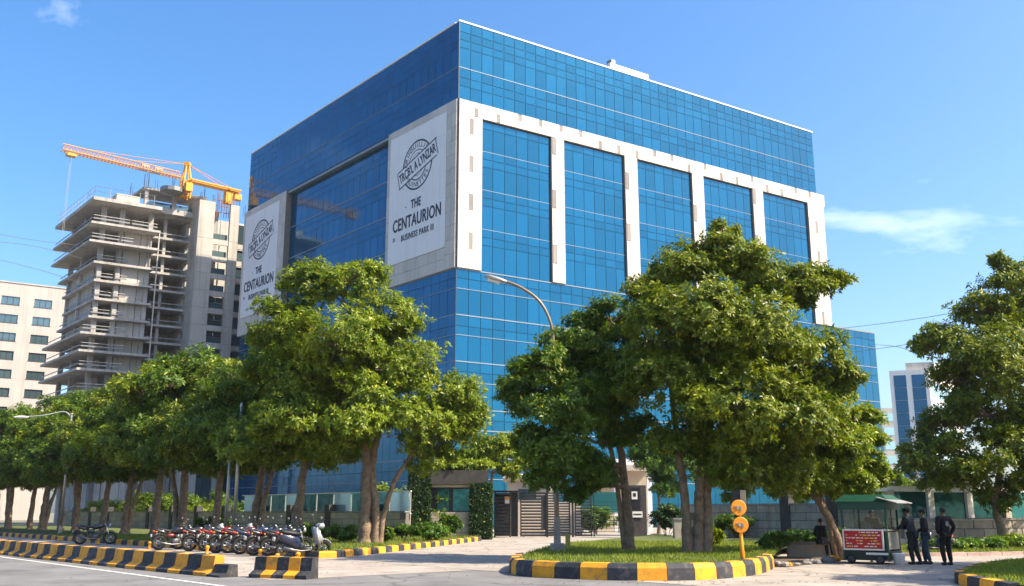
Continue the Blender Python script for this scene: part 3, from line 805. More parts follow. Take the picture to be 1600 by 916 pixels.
# ================================================================== BEIGE BLOCK at the far left
BO = at(0, 440, 190.0); bz = BO.z
bl = empty('beige_block', (BO.x, BO.y, 0)); tag(bl, 'plain beige office block with strip windows left of the concrete tower', 'building')
def onb(px, py): return onplane(px, py, BO, DR)
aR = onb(104, 450)[0]
mb = MB()
cols_px = [(2, 31), (54, 82)]
cols = [(-19.5, -15.2), (-13.9, -9.6), tuple(onb(x, 470)[0] for x in (-34, -6)), tuple(onb(x, 470)[0] for x in cols_px[0]), tuple(onb(x, 470)[0] for x in cols_px[1])]
rows = []
for k in range(11):
    zt = onb(54, 467)[1] - k*3.74
    rows.append((zt-1.7, zt))
a_left = -22.0
cuts = [a_left] + [v for c_ in cols[0:] for v in c_] + [aR]
cuts = sorted(cuts)
# wall built around the openings: vertical strips full height, and bits between windows
for i in range(0, len(cuts)-1, 2): mb.fbox(O, cuts[i], cuts[i+1], 0, 0.4, 0, bz)
for (a0, a1) in cols:
    zprev = bz
    for (z0, z1) in rows:
        mb.fbox(O, a0, a1, 0, 0.4, z1, zprev); zprev = z0
    mb.fbox(O, a0, a1, 0, 0.4, 0, zprev)
mb.fbox(O, a_left, aR, 0.41, 24, 0, bz)
mb.build('wall', M['beige'], bl)
mb = MB(); mb.fbox(O, a_left, aR+0.1, -0.15, 0.5, bz, bz+0.25); mb.build('parapet', M['beige'], bl)
for (a0, a1) in cols[2:]:
    for (z0, z1) in rows[:9]:
        w = MB(); w.fbox(O, a0+0.04, a1-0.04, 0.24, 0.30, z0+0.04, z1-0.04); wo = w.build('window', M['win_dark'], bl)
        f_ = MB()
        for t in (0.33, 0.66): x_ = a0+(a1-a0)*t; f_.fbox(O, x_-0.05, x_+0.05, 0.18, 0.24, z0+0.04, z1-0.04)
        f_.fbox(O, a0-0.1, a1+0.1, -0.06, 0.2, z0-0.12, z0)
        f_.build('window_bars', M['steel_dark'], wo)

# ================================================================== FAR GLASS TOWER at the right, and a paler one
def far_tower():
    Yt = 230.0
    c = at(1450, 577, Yt); l = at(1389, 580, Yt+3); r = at(1496, 583, Yt+26)
    dA = V(l.x-c.x, l.y-c.y, 0); wA = dA.length; dA.normalize()
    dB = V(r.x-c.x, r.y-c.y, 0); wB = dB.length; dB.normalize()
    h = c.z
    t = empty('glass_tower', (c.x, c.y, 0)); tag(t, 'far white and blue glass tower between the two right-hand trees', 'building')
    mb = MB(); mb.fbox(O, 0, wA, 0, wB, 0, h, dA, dB); mb.build('wall', M['white_paint'], t)
    nB = V(dB.y, -dB.x, 0); nA = V(-dA.y, dA.x, 0)
    if nA.y > 0: nA = -nA
    if nB.x < 0: nB = -nB
    nz = 11; fh = (h-1.6)/nz
    for (a0, a1) in ((wA*0.10, wA*0.44), (wA*0.58, wA*0.90)):
        for k in range(nz):
            mb = MB(); p0 = dA*a0 + nA*0.06; p1 = dA*a1 + nA*0.06; z0 = 0.4+k*fh
            mb.quad(p0+V(0,0,z0+0.05), p1+V(0,0,z0+0.05), p1+V(0,0,z0+fh-0.25), p0+V(0,0,z0+fh-0.25))
            mb.quad(p0+V(0,0,z0+0.05)+nA*-0.05, p1+V(0,0,z0+0.05)-nA*0.05, p1+V(0,0,z0+fh)-nA*0.05, p0+V(0,0,z0+fh)-nA*0.05)
            mb.build('window', M['glass'], t)
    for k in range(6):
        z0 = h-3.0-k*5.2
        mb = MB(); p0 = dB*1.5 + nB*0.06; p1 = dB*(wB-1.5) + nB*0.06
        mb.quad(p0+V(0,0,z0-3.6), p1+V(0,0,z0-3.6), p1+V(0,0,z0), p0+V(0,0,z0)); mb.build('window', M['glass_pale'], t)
    mb = MB(); mb.fbox(O, -1.0, wA*0.62, 2, wB*0.7, h, h+2.0, dA, dB); mb.build('roof_plant', M['concrete_pale'], t)
    mb = MB(); mb.fbox(O, -8, wA+14, -3.0, -0.05, 0, 9.5, dA, dB); mb.build('podium', M['concrete_pale'], t)
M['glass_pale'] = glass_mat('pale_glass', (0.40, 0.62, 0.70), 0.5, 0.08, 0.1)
far_tower()
ft = at(1386, 640, 420.0)
t2 = empty('pale_tower', (ft.x, ft.y, 0)); tag(t2, 'thin pale tower far behind, just right of the office podium', 'building')
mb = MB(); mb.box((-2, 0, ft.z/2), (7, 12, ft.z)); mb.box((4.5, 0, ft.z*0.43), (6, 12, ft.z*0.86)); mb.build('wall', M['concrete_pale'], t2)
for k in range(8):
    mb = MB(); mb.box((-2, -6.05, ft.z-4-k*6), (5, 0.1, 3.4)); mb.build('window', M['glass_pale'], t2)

# ================================================================== KERBS AND LAWNS
def resample(pts, step):
    pts = [Vector(p) for p in pts]; out = [pts[0]]; acc = 0.0; L = [0.0]
    for a, b in zip(pts[:-1], pts[1:]): L.append(L[-1]+(b-a).length)
    n = max(1, round(L[-1]/step)); res = []
    for k in range(n+1):
        d = L[-1]*k/n; i = 0
        while i < len(L)-2 and L[i+1] < d: i += 1
        t = (d-L[i])/max(1e-6, L[i+1]-L[i]); res.append(pts[i].lerp(pts[i+1], t))
    return res
def catmull(pts, n=6):
    pts = [Vector(p) for p in pts]; P = [pts[0]*2-pts[1]] + pts + [pts[-1]*2-pts[-2]]; out = []
    for i in range(1, len(P)-2):
        for k in range(n):
            t = k/n; a, b, c, d = P[i-1], P[i], P[i+1], P[i+2]
            out.append(0.5*((2*b) + (c-a)*t + (2*a-5*b+4*c-d)*t*t + (3*b-a-3*c+d)*t**3))
    out.append(P[-2]); return out
KERB = [(0, 0), (0.015, 0.29), (0.08, 0.40), (0.30, 0.41), (0.30, 0)]
BARR = [(0, 0), (0.0, 0.09), (0.20, 0.20), (0.24, 0.52), (0.50, 0.53), (0.52, 0)]
LOWK = [(0, 0), (0.01, 0.20), (0.04, 0.25), (0.25, 0.26), (0.25, 0)]
def kerb(name, label, pts, prof, step, side=1, mats=('kerb_yellow', 'kerb_black'), z0=0.0, hscale=None, cat='kerb', group=None, start=0):
    P = resample(pts, step); root = empty(name, (P[0].x, P[0].y, 0)); tag(root, label, cat, group)
    nrm = []
    for i in range(len(P)):
        t = (P[min(i+1, len(P)-1)]-P[max(i-1, 0)]).normalized(); nrm.append(V(-t.y, t.x, 0)*side)
    for i in range(len(P)-1):
        mb = MB(); g = 0.008; k = len(prof)
        hs = 1.0 if hscale is None else hscale(i/(len(P)-1))
        dh = random.uniform(-0.008, 0.008); dx = random.uniform(-0.012, 0.012)
        d = (P[i+1]-P[i]).normalized()*g
        for (p, n) in ((P[i]+d, nrm[i]), (P[i+1]-d, nrm[i+1])):
            for (x, h) in prof:
                q = p + n*(x+dx) - P[0]; mb.v.append((q.x, q.y, z0 + (h+dh if h > 0.1 else h)*hs))
        mb.face(range(k)); mb.face([2*k-1-j for j in range(k)])
        for j in range(k):
            j2 = (j+1) % k; mb.face((j, j2, k+j2, k+j))
        mb.build('kerb_block', M[mats[(i+start) % len(mats)]], root)
    return root
bar_a = [RD(10.35, s) for s in (100, 60, 30)] + [RD(10.6, 24.2), RD(10.75, 23.6)]
kerb('kerb_barrier', 'long yellow and black painted kerb barrier between road and parked motorcycles', [RD(10.3, 95), RD(10.35, 60), RD(10.5, 38), RD(10.9, 27.5), RD(11.12, 24.3)], BARR, 0.74, 1, cat='kerb',
     hscale=lambda t: 1.0 if t < 0.98 else 0.6)
pa, pb_ = G(388, 903), G(472, 906)
kerb('kerb_barrier', 'short four-block piece of yellow and black kerb barrier at the drive mouth', [pa + V(0.0, 0.0, 0), pb_ + V(0.1, 0, 0)], BARR, 0.36, 1, ('kerb_black', 'kerb_yellow'), cat='kerb')
# lawn strip on the left with its kerb
k2 = [RD(18.3, 120), RD(18.25, 80), RD(18.25, 50), RD(18.3, 36), G(500, 873), G(560, 868.5), G(640, 859.5), G(700, 852), G(752, 845.5)]
kc = catmull(k2, 5)
kerb('kerb', 'low yellow and black kerb of the lawn strip behind the motorcycles', kc, LOWK, 0.8, 1)
def inset(pts, d):
    out = []
    for i in range(len(pts)):
        t = (pts[min(i+1, len(pts)-1)]-pts[max(i-1, 0)]).normalized(); out.append(pts[i] + V(-t.y, t.x, 0)*d)
    return out
lawnA = inset(kc, 0.2) + [V(-1.6, 63.5, 0), V(-1.6, 66, 0), V(-12, 66, 0), RD(36, 60), RD(36, 120)]
islF = catmull([G(1003, 845.5), G(930, 853), G(868, 863), G(820, 877), G(797, 890), G(803, 899), G(850, 903), G(920, 906), G(1000, 908), G(1080, 907.5), G(1140, 904), G(1185, 898), G(1207, 890), V(7.95, 30.2, 0)], 5)
i0 = next(i for i, p in enumerate(islF) if p.y < 31.0)
i1 = len(islF)-1
kerb('kerb', 'tall yellow and black kerb around the tree island at the gate', islF[i0:], KERB, 0.74, 1, ('kerb_black', 'kerb_yellow'))
kerb('kerb', 'plain grey kerb edge of the tree island along the drive', islF[:i0+1], LOWK, 1.0, 1, ('kerb_grey',))
islIn = inset(islF, 0.22)
lawnB = islIn + [V(8.3, 31.5, 0), V(8.9, 33.5, 0), V(9.9, 36.5, 0), V(11.0, 39.5, 0), V(17.8, 45.8, 0), V(9.6, 56, 0), V(9.2, 64, 0)]
rk = catmull([V(10.0, 20.2, 0), G(1492, 912), G(1512, 899), G(1560, 889), G(1620, 884), G(1720, 879)], 5)
kerb('kerb', 'yellow and black kerb of the small lawn in the bottom right corner', rk, LOWK, 0.75, -1, ('kerb_black', 'kerb_yellow'))
lawnC = inset(rk, -0.2) + [V(24, 32, 0), V(24, 18, 0), V(10.6, 18, 0)]
rk2 = [V(13.7, 38.0, 0), V(15.5, 37.6, 0), V(18.0, 38.2, 0), V(22.0, 39.6, 0), V(27.0, 41.5, 0), V(34, 44, 0)]
kerb('stone_edging', 'broken pink stone edging in front of the lawn by the right wall', rk2, [(0, 0), (0.02, 0.13), (0.2, 0.14), (0.2, 0)], 0.55, 1, ('edging',) if 'edging' in M else ('kerb_grey',), cat='edging')
lawnD = inset(rk2, 0.15) + [V(36, 53, 0), V(18.2, 46.2, 0), V(13.0, 41.2, 0)]

from mathutils.geometry import tessellate_polygon
def lawn(name, pts, z, m, label=None):
    mb = MB(); n = len(pts)
    mb.v = [(p[0], p[1], z) for p in pts]
    for t in tessellate_polygon([[Vector((p[0], p[1], 0)) for p in pts]]): mb.face(t)
    o = mb.build(name, m); tag(o, kind='structure')
    for p in o.data.polygons:
        if p.normal.z < 0: p.flip()
    return o
lawn('lawn', lawnA, 0.20, M['lawn']); lawn('lawn', lawnB, 0.30, M['lawn']); lawn('lawn', lawnC, 0.22, M['lawn']); lawn('lawn', lawnD, 0.10, M['lawn'])
def inside(px, py, poly):
    x = np.asarray(px); y = np.asarray(py); r = np.zeros(len(x), bool); j = len(poly)-1
    for i in range(len(poly)):
        xi, yi, xj, yj = poly[i][0], poly[i][1], poly[j][0], poly[j][1]
        if abs(yj-yi) > 1e-9: r ^= ((yi > y) != (yj > y)) & (x < (xj-xi)*(y-yi)/(yj-yi)+xi)
        j = i
    return r
def fast_mesh(name, verts, nper, m, smooth=False):
    """verts (N, nper, 3): N separate polygons of nper corners"""
    N = verts.shape[0]; me = bpy.data.meshes.new(name)
    me.vertices.add(N*nper); me.vertices.foreach_set('co', verts.astype(np.float32).ravel())
    me.loops.add(N*nper); me.loops.foreach_set('vertex_index', np.arange(N*nper, dtype=np.int32))
    me.polygons.add(N); me.polygons.foreach_set('loop_start', np.arange(0, N*nper, nper, dtype=np.int32))
    me.polygons.foreach_set('loop_total', np.full(N, nper, dtype=np.int32))
    me.materials.append(m); me.update(calc_edges=True); me.validate(); return me
def blades(name, poly, z, n, bbox, h=(0.05, 0.13), m=None, label='short green grass', patch=0.0):
    x = rng.uniform(bbox[0], bbox[1], n); y = rng.uniform(bbox[2], bbox[3], n); k = inside(x, y, poly)
    x, y = x[k], y[k]
    if patch:
        f = np.sin(x*1.7+np.sin(y*1.1)*2)+np.sin(y*1.3+x*0.6+1.0); k = rng.random(len(x)) < np.clip(0.75+f*patch, 0.1, 1); x, y = x[k], y[k]
    N = len(x); a = rng.uniform(0, 2*np.pi, N); hh = rng.uniform(h[0], h[1], N); w = 0.010+0.012*rng.random(N)
    lx, ly = rng.normal(0, 0.4, N)*hh, rng.normal(0, 0.4, N)*hh
    v = np.zeros((N, 3, 3)); v[:, 0] = np.stack([x-np.cos(a)*w, y-np.sin(a)*w, np.full(N, z)], 1)
    v[:, 1] = np.stack([x+np.cos(a)*w, y+np.sin(a)*w, np.full(N, z)], 1); v[:, 2] = np.stack([x+lx, y+ly, z+hh], 1)
    o = link(bpy.data.objects.new(name, fast_mesh(name, v, 3, m or M['grass']))); return tag(o, label, 'grass', kind='stuff')
blades('grass', lawnB, 0.30, 52000, (-0.5, 11.5, 24, 46), label='short grass on the tree island', patch=0.25)
blades('grass', lawnA, 0.20, 60000, (-30, -1, 34, 62), h=(0.06, 0.16), label='short grass on the strip behind the motorcycles', patch=0.2)
blades('grass', lawnC, 0.22, 26000, (9.5, 19, 19, 32), label='short grass on the corner lawn')
blades('grass', lawnD, 0.10, 40000, (12, 32, 37, 50), h=(0.06, 0.2), label='grass in front of the right-hand wall', patch=0.3)

# ================================================================== FOLIAGE
def leaf_quads(C, D, k, L, wf=0.36, spread=(35, 100), droop=0.3, rs=None):
    """C cluster centres (N,3), D outward directions (N,3), k leaves each -> (N*k, 4, 3)"""
    N = len(C); rs = rs or rng
    D = D/np.maximum(1e-6, np.linalg.norm(D, axis=1, keepdims=True))
    ref = np.where(np.abs(D[:, 2:3]) < 0.9, np.array([[0, 0, 1.0]]), np.array([[1.0, 0, 0]]))
    X = np.cross(ref, D); X /= np.linalg.norm(X, axis=1, keepdims=True); Y = np.cross(D, X)
    a = (np.arange(k)[None, :]*2*np.pi/k + rs.uniform(0, 6.28, (N, 1)) + rs.normal(0, 0.25, (N, k)))
    ph = np.radians(rs.uniform(spread[0], spread[1], (N, k)))
    rad = X[:, None]*np.cos(a)[..., None] + Y[:, None]*np.sin(a)[..., None]
    ax = D[:, None]*np.cos(ph)[..., None] + rad*np.sin(ph)[..., None]
    ax[..., 2] -= droop*rs.random((N, k)); ax /= np.linalg.norm(ax, axis=2, keepdims=True)
    side = np.cross(ax, D[:, None]+rs.normal(0, 0.35, (N, k, 3))); side /= np.maximum(1e-6, np.linalg.norm(side, axis=2, keepdims=True))
    nor = np.cross(side, ax)
    l = (L*rs.uniform(0.65, 1.2, (N, k)))[..., None]; w = l*wf*0.5
    b = C[:, None] + ax*l*0.08 + D[:, None]*(rs.uniform(-0.3, 0.3, (N, k))[..., None]*L)
    v = np.stack([b, b+ax*l*0.5+side*w+nor*w*0.25, b+ax*l-nor*l*0.10, b+ax*l*0.5-side*w+nor*w*0.25], axis=2)
    return v.reshape(-1, 4, 3)
def rand_dirs(n, rs):
    d = rs.normal(0, 1, (n, 3)); return d/np.linalg.norm(d, axis=1, keepdims=True)
def crown_points(lobes, n, seed, sub=13, lump=0.40):
    rs = np.random.default_rng(seed)
    Cc, Rr, Lc = [], [], []
    for (c, r) in lobes:
        c = np.array(c); r = np.array(r); d = rand_dirs(sub, rs); d[:, 2] = d[:, 2]*0.85+0.12
        Cc.append(c + d*r*rs.uniform(0.60, 0.84, (sub, 1))); Rr.append(np.tile(r*lump*np.array([1.08, 1.08, 0.72]), (sub, 1))*rs.uniform(0.6, 1.25, (sub, 1))); Lc.append(np.tile(c, (sub, 1)))
    Cc, Rr, Lc = map(np.concatenate, (Cc, Rr, Lc))
    w = Rr.prod(1)**(2/3); idx = rs.choice(len(Cc), n, p=w/w.sum())
    d = rand_dirs(n, rs); P = Cc[idx] + d*Rr[idx]*(rs.random((n, 1))**0.45)*1.05
    far = rs.random(n) < 0.07
    P[far] += (P[far]-Lc[idx][far])*rs.uniform(0.06, 0.24, (far.sum(), 1))
    D = (P-Lc[idx]); D /= np.maximum(1e-6, np.linalg.norm(D, axis=1, keepdims=True))
    D = D + d*0.5 + rs.normal(0, 0.30, (n, 3)); D[:, 2] += 0.75
    return P, D, Cc, Lc
def limb(mb, p0, p1, r0, r1, rs, n=5, sag=0.10, sides=6):
    p0, p1 = np.array(p0), np.array(p1); L = np.linalg.norm(p1-p0); pts, rad = [], []
    bend = rs.normal(0, 0.09*L, 3); bend[2] = sag*L
    for i in range(n):
        t = i/(n-1); q = p0+(p1-p0)*t+bend*math.sin(math.pi*t); pts.append(tuple(q)); rad.append(r0+(r1-r0)*t**0.8)
    mb.tube(pts, rad, sides, cap=False); return pts
def tree_parts(trunks, lobes, seed, n_cl, k=10, L=0.26, lm='leaf_a', sub=13, twigs=True, lump=0.40):
    """meshes in local metres: trunk with limbs, and crown"""
    rs = np.random.default_rng(seed); mb = MB(); mb.sm = True
    tops = []
    for (pts, rad) in trunks:
        P2 = catmull(pts, 5); n = len(P2); rr = np.interp(np.linspace(0, 1, n), np.linspace(0, 1, len(rad)), rad)
        P3 = [p + Vector(rs.normal(0, rr[i]*0.10, 3)) if 0 < i < n-1 else p for i, p in enumerate(P2)]
        rr = rr*(1+rs.normal(0, 0.05, n)); rr[0] *= 1.35
        mb.tube(P3, list(rr), 10, cap=False)
        for i in range(n//3, n): tops.append((np.array(P3[i]), rr[i]))
    P, D, Cc, Lc = crown_points(lobes, n_cl, seed+1, sub, lump)
    for (c, r) in lobes:
        c = np.array(c); cand = [(np.linalg.norm(c-t[0]) + max(0, (t[0][2]-c[2]))*2.0, t) for t in tops]
        s = min(cand, key=lambda q: q[0])[1]
        r0 = min(s[1]*0.8, 0.05+0.022*np.linalg.norm(c-s[0])+0.02)
        limb(mb, s[0], c, r0, 0.04, rs, 6, 0.06, 6)
    if twigs:
        for q, c in zip(Cc, Lc): limb(mb, c, q, 0.035, 0.010, rs, 3, 0.08, 4)
    return mb.mesh('trunk', M['bark']), fast_mesh('crown', leaf_quads(P, D, k, L, rs=rs), 4, M[lm])
def put_tree(name, label, loc, tm, cm, rz=0.0, sc=1.0, group=None, szz=1.0):
    t = empty(name, loc, rz); t.scale = (sc, sc, sc*szz); tag(t, label, 'tree', group)
    inst('trunk', tm, t); inst('crown', cm, t); return t
def tree_px(name, label, base, Y, trunks, lobes, seed, n_cl, lm='leaf_a', k=11, L=0.26, zb=0.25, group=None, sub=13, yr=0.85):
    B = at(base[0], base[1], Y); B = V(B.x, Y, zb)
    def loc(px, py, dy=0.0): q = at(px, py, Y+dy); return q - B
    T_ = []
    for tr in trunks:
        pts = [loc(p[0], p[1], p[3] if len(p) > 3 else 0) for p in tr]; pts[0].z = min(pts[0].z, -0.05)
        if pts[0].z < -0.1: pts[0].z = -0.1
        T_.append((pts, [p[2] for p in tr]))
    sc = Y/1540.0*1.03
    Ls = [(tuple(loc(l[0], l[1], l[2])), (l[3]*sc, l[3]*sc*yr, l[3]*sc*(l[4] if len(l) > 4 else 0.85))) for l in lobes]
    tm, cm = tree_parts(T_, Ls, seed, int(n_cl*2.05), k, L*0.88, lm, sub+4, lump=0.47)
    return put_tree(name, label, B, tm, cm, group=group)
# the tall tree left of the drive
tree_px('broadleaf_tree', 'tallest tree of the left row, twin stems rising beside the drive', (573, 848), 47.0,
        [[(570, 851, .34), (571, 800, .27), (574, 740, .25), (570, 680, .2), (556, 600, .15), (540, 520, .09), (535, 470, .04)],
         [(586, 851, .24), (588, 800, .19), (582, 740, .17), (590, 680, .15), (610, 620, .1), (618, 560, .05)],
         [(592, 851, .16), (600, 805, .13), (615, 755, .12), (640, 715, .1), (670, 660, .06), (700, 640, .03)]],
        [(545,440,0,55),(488,452,0,52),(602,500,0,58),(440,515,0,56),(520,540,-1.5,78),(612,580,0,68),(680,622,0,62),(718,660,.5,44),(645,668,-1,62),(550,640,-1.5,74),(468,600,.5,70),(505,690,0,46),(668,712,.5,40),(590,560,2,70),(735,640,0,24),(408,528,0,22)],
        11, 4300, 'leaf_a', L=0.27)
# regular row trees: four shapes, set out every 4.7 m
def row_variant(seed, h=10.0, w=3.3):
    rs = np.random.default_rng(seed); lean = rs.normal(0, 0.25, 2)
    trunk = [([V(0,0,-0.1), V(lean[0]*.3, lean[1]*.3, 1.6), V(lean[0]*.7, lean[1]*.7, 3.2), V(lean[0], lean[1], 5.2), V(lean[0]*1.3, lean[1], 7.5)], [0.26, 0.21, 0.18, 0.12, 0.05])]
    if seed % 2: trunk.append(([V(0.2, 0.1, -0.1), V(0.35, 0.2, 1.5), V(0.7, 0.3, 3.0), V(1.2, 0.5, 5.0)], [0.17, 0.14, 0.11, 0.05]))
    Ls = []
    for i in range(6):
        a = i*math.pi/3 + rs.uniform(-.3, .3); Ls.append(((math.cos(a)*w*0.66, math.sin(a)*w*0.66, rs.uniform(4.5, 6.0)), (1.9, 1.9, 1.6)))
    for i in range(4):
        a = i*math.pi/2 + rs.uniform(-.3, .3); Ls.append(((math.cos(a)*w*0.42, math.sin(a)*w*0.42, rs.uniform(6.8, 7.9)), (1.6, 1.6, 1.35)))
    for i in range(4):
        a = i*math.pi/2 + 0.5; Ls.append(((math.cos(a)*1.5, math.sin(a)*1.5, rs.uniform(4.0, 4.6)), (1.5, 1.5, 1.0)))
    Ls.append(((lean[0], lean[1], 8.7), (1.5, 1.5, 1.3))); Ls.append(((0, 0, 6.4), (2.0, 2.0, 1.5)))
    return tree_parts(trunk, Ls, seed, 6200, 11, 0.245, ['leaf_a', 'leaf_b', 'leaf_c', 'leaf_b'][seed % 4])
variants = [row_variant(s) for s in (20, 21, 22, 23)]
ordn = ['second', 'third', 'fourth', 'fifth', 'sixth', 'seventh', 'eighth', 'ninth', 'tenth', 'eleventh', 'twelfth', 'thirteenth', 'fourteenth', 'fifteenth', 'sixteenth']
for i in range(15):
    s_ = 43.6 + 4.75*i; p = RD(24.0 + random.uniform(-.4, .4), s_ + random.uniform(-.5, .5), 0.2)
    tm, cm = variants[i % 4]
    sc = 1.12 + random.uniform(-0.12, 0.10)
    put_tree('row_tree', 'street tree in the left row, %s counting away from the drive' % ordn[i], p, tm, cm, random.uniform(0, 6.28), sc, 'trees in the left row')
# right-hand group
tree_px('broadleaf_tree', 'dark leafy tree with one leaning stem on the island beside the lamp post', (985, 862), 35.6,
        [[(985, 866, .21), (981, 800, .17), (974, 740, .15), (968, 690, .13), (950, 620, .09), (935, 540, .05)],
         [(974, 745, .09), (955, 705, .08), (925, 690, .06), (890, 660, .04)]],
        [(955,505,0,48),(905,530,0,52),(852,578,-2,46),(822,622,-.5,36),(875,640,-2.5,60),(945,600,0,66),(965,665,0,52),(875,712,-2.5,48),(830,690,-2,30),(925,735,-1.5,38),(850,745,-2.5,28),(915,580,2,60),(800,600,0,18),(905,765,-1,24)],
        31, 3900, 'leaf_b', L=0.22)
tree_px('broadleaf_tree', 'biggest tree, three pale stems on the island, crown in front of the office', (1085, 870), 33.6,
        [[(1076, 872, .20), (1072, 820, .16), (1068, 760, .15), (1060, 700, .13), (1050, 620, .09), (1040, 520, .05)],
         [(1090, 872, .24), (1092, 820, .18), (1094, 760, .17), (1100, 700, .14), (1120, 600, .1), (1130, 480, .05)],
         [(1104, 872, .2), (1106, 820, .16), (1106, 760, .15), (1112, 700, .13), (1160, 610, .09), (1210, 520, .05)]],
        [(1132,400,0,52),(1065,425,0,56),(1015,470,0,48),(1185,430,0,54),(1240,450,0,48),(1290,438,0,28),(1080,500,-1.5,80),(1180,530,-1.5,84),(1262,560,0,68),(1050,600,-1,74),(1150,640,-2,84),(1240,660,-1,74),(1065,685,-.5,50),(1150,725,-1,54),(1230,740,0,44),(992,560,0.5,54),(1110,560,2,80),(1130,362,0,24),(1318,436,0,16),(1320,590,0,28)],
        41, 5600, 'leaf_c', L=0.23)
tree_px('broadleaf_tree', 'tree with a slanting trunk rising beside the green food cart', (1318, 874), 34.9,
        [[(1322, 875, .17), (1304, 830, .15), (1284, 790, .14), (1262, 755, .12), (1245, 715, .09), (1235, 670, .05)],
         [(1306, 838, .1), (1292, 805, .09), (1285, 770, .07), (1300, 720, .05), (1320, 690, .03)]],
        [(1285,622,1,46),(1335,662,2,42),(1300,700,0,54),(1352,722,1,30),(1262,745,0,42),(1325,760,.3,34),(1222,700,1,46),(1365,685,1,16),(1375,745,1,16)],
        51, 2300, 'leaf_a', L=0.23, zb=0.05)
tree_px('broadleaf_tree', 'olive green tree at the right edge behind the corner lawn', (1567, 856), 46.0,
        [[(1569, 858, .22), (1562, 820, .18), (1556, 790, .16), (1562, 740, .14), (1575, 660, .1), (1580, 560, .06)],
         [(1560, 800, .1), (1545, 760, .09), (1520, 710, .07), (1490, 680, .04)]],
        [(1570,440,0,42),(1530,490,0,46),(1605,490,1,64),(1478,528,0,40),(1448,545,0,24),(1560,570,-1,74),(1640,600,0,84),(1500,598,0,46),(1545,650,-.5,60),(1474,678,0,46),(1432,718,0,34),(1500,735,-.5,46),(1580,725,-1,64),(1560,772,0,34),(1462,762,0,26),(1660,720,0,80),(1560,405,0,14)],
        61, 4300, 'leaf_c', L=0.27, zb=0.1)
tree_px('small_tree', 'bright green small tree arching over the gate house roof', (764, 838), 63.5,
        [[(764, 842, .12), (764, 790, .1), (770, 740, .09), (785, 710, .05)]],
        [(772,702,0,30),(740,715,0,26),(822,698,1,32),(800,735,0,22),(868,704,1,32),(704,722,0,20),(845,690,1,24)],
        71, 1500, 'leaf_a', L=0.27, sub=10)
tree_px('small_tree', 'small tree inside the grounds behind the dark gate post', (1030, 838), 70.0,
        [[(1030, 842, .12), (1030, 790, .1), (1028, 740, .09), (1030, 700, .05)]],
        [(1030,720,0,38),(1000,700,0,26),(1065,715,0,36),(1040,760,0,24),(1090,745,0,30)], 72, 1300, 'leaf_hedge', L=0.28, sub=10)
tree_px('small_tree', 'yellow-green small tree behind the left wall near the gate house', (690, 836), 70.0,
        [[(690, 842, .12), (690, 790, .1), (692, 740, .07)]], [(690,740,0,26),(665,755,0,22),(715,750,0,22)], 73, 900, 'leaf_a', L=0.28, sub=9)
for (bx, Yb, lobs, sd, lab) in ((1150, 60.0, [(1150,725,0,40),(1115,745,0,30),(1185,735,0,34),(1150,770,0,26)], 74, 'garden tree behind the tall block wall, left one'), (1235, 58.0, [(1235,735,0,40),(1270,750,0,32),(1205,755,0,28),(1240,775,0,24)], 75, 'garden tree behind the tall block wall, right one'), (1395, 66.0, [(1395,760,0,26),(1425,770,0,22),(1370,775,0,18)], 76, 'low garden tree behind the food cart')):
    tree_px('small_tree', lab, (bx, 836), Yb, [[(bx, 842, .12), (bx, 800, .1), (bx+2, 760, .07)]], lobs, sd, 1100, 'leaf_b', L=0.27, sub=9, zb=0.0)
# unseen trees added right of the frame to throw dappled shade on cart and paving
for (x, y, sd, lab) in ((18.6, 23.0, 0, 'out-of-view tree added to shade the corner lawn and paving, nearer the camera'), (20.6, 29.0, 2, 'out-of-view tree added to shade the food cart, farther from the camera')):
    put_tree('added_shade_tree', lab, (x, y, 0), variants[sd][0], variants[sd][1], 1.0, 1.0)

def shrub(name, label, c, r, n, lm='leaf_hedge', L=0.13, k=8, group=None, cat='shrub', seed=1, box=False):
    rs = np.random.default_rng(seed)
    if box:
        P = rs.uniform(-1, 1, (n, 3)); ax = rs.integers(0, 3, n); P[np.arange(n), ax] = np.sign(P[np.arange(n), ax])*rs.uniform(0.9, 1.04, n)
        D = np.zeros((n, 3)); D[np.arange(n), ax] = np.sign(P[np.arange(n), ax]); D += rs.normal(0, 0.35, (n, 3)); D[:, 2] += 0.2
        P = P*np.array(r); P[:, 2] += r[2]
    else:
        lob = [((rs.uniform(-.5, .5)*r[0], rs.uniform(-.5, .5)*r[1], r[2]*rs.uniform(.7, 1.1)), (r[0]*.55, r[1]*.55, r[2]*.6)) for _ in range(max(3, int(4*r[0])))]
        P, D, _, _ = crown_points(lob, n, seed, 8); P[:, 2] = np.maximum(P[:, 2], 0.03)
    t = empty(name, c); tag(t, label, cat, group)
    mb = MB()
    for i in range(6):
        q = P[rs.integers(0, n)]; mb.tube([(q[0]*.2, q[1]*.2, 0), (q[0]*.6, q[1]*.6, q[2]*.6), tuple(q)], [0.02, 0.014, 0.006], 4)
    mb.build('stems', M['bark'], t)
    link(bpy.data.objects.new('foliage', fast_mesh('foliage', leaf_quads(P, D, k, L, rs=rs, wf=0.42), 4, M[lm])), t); return t

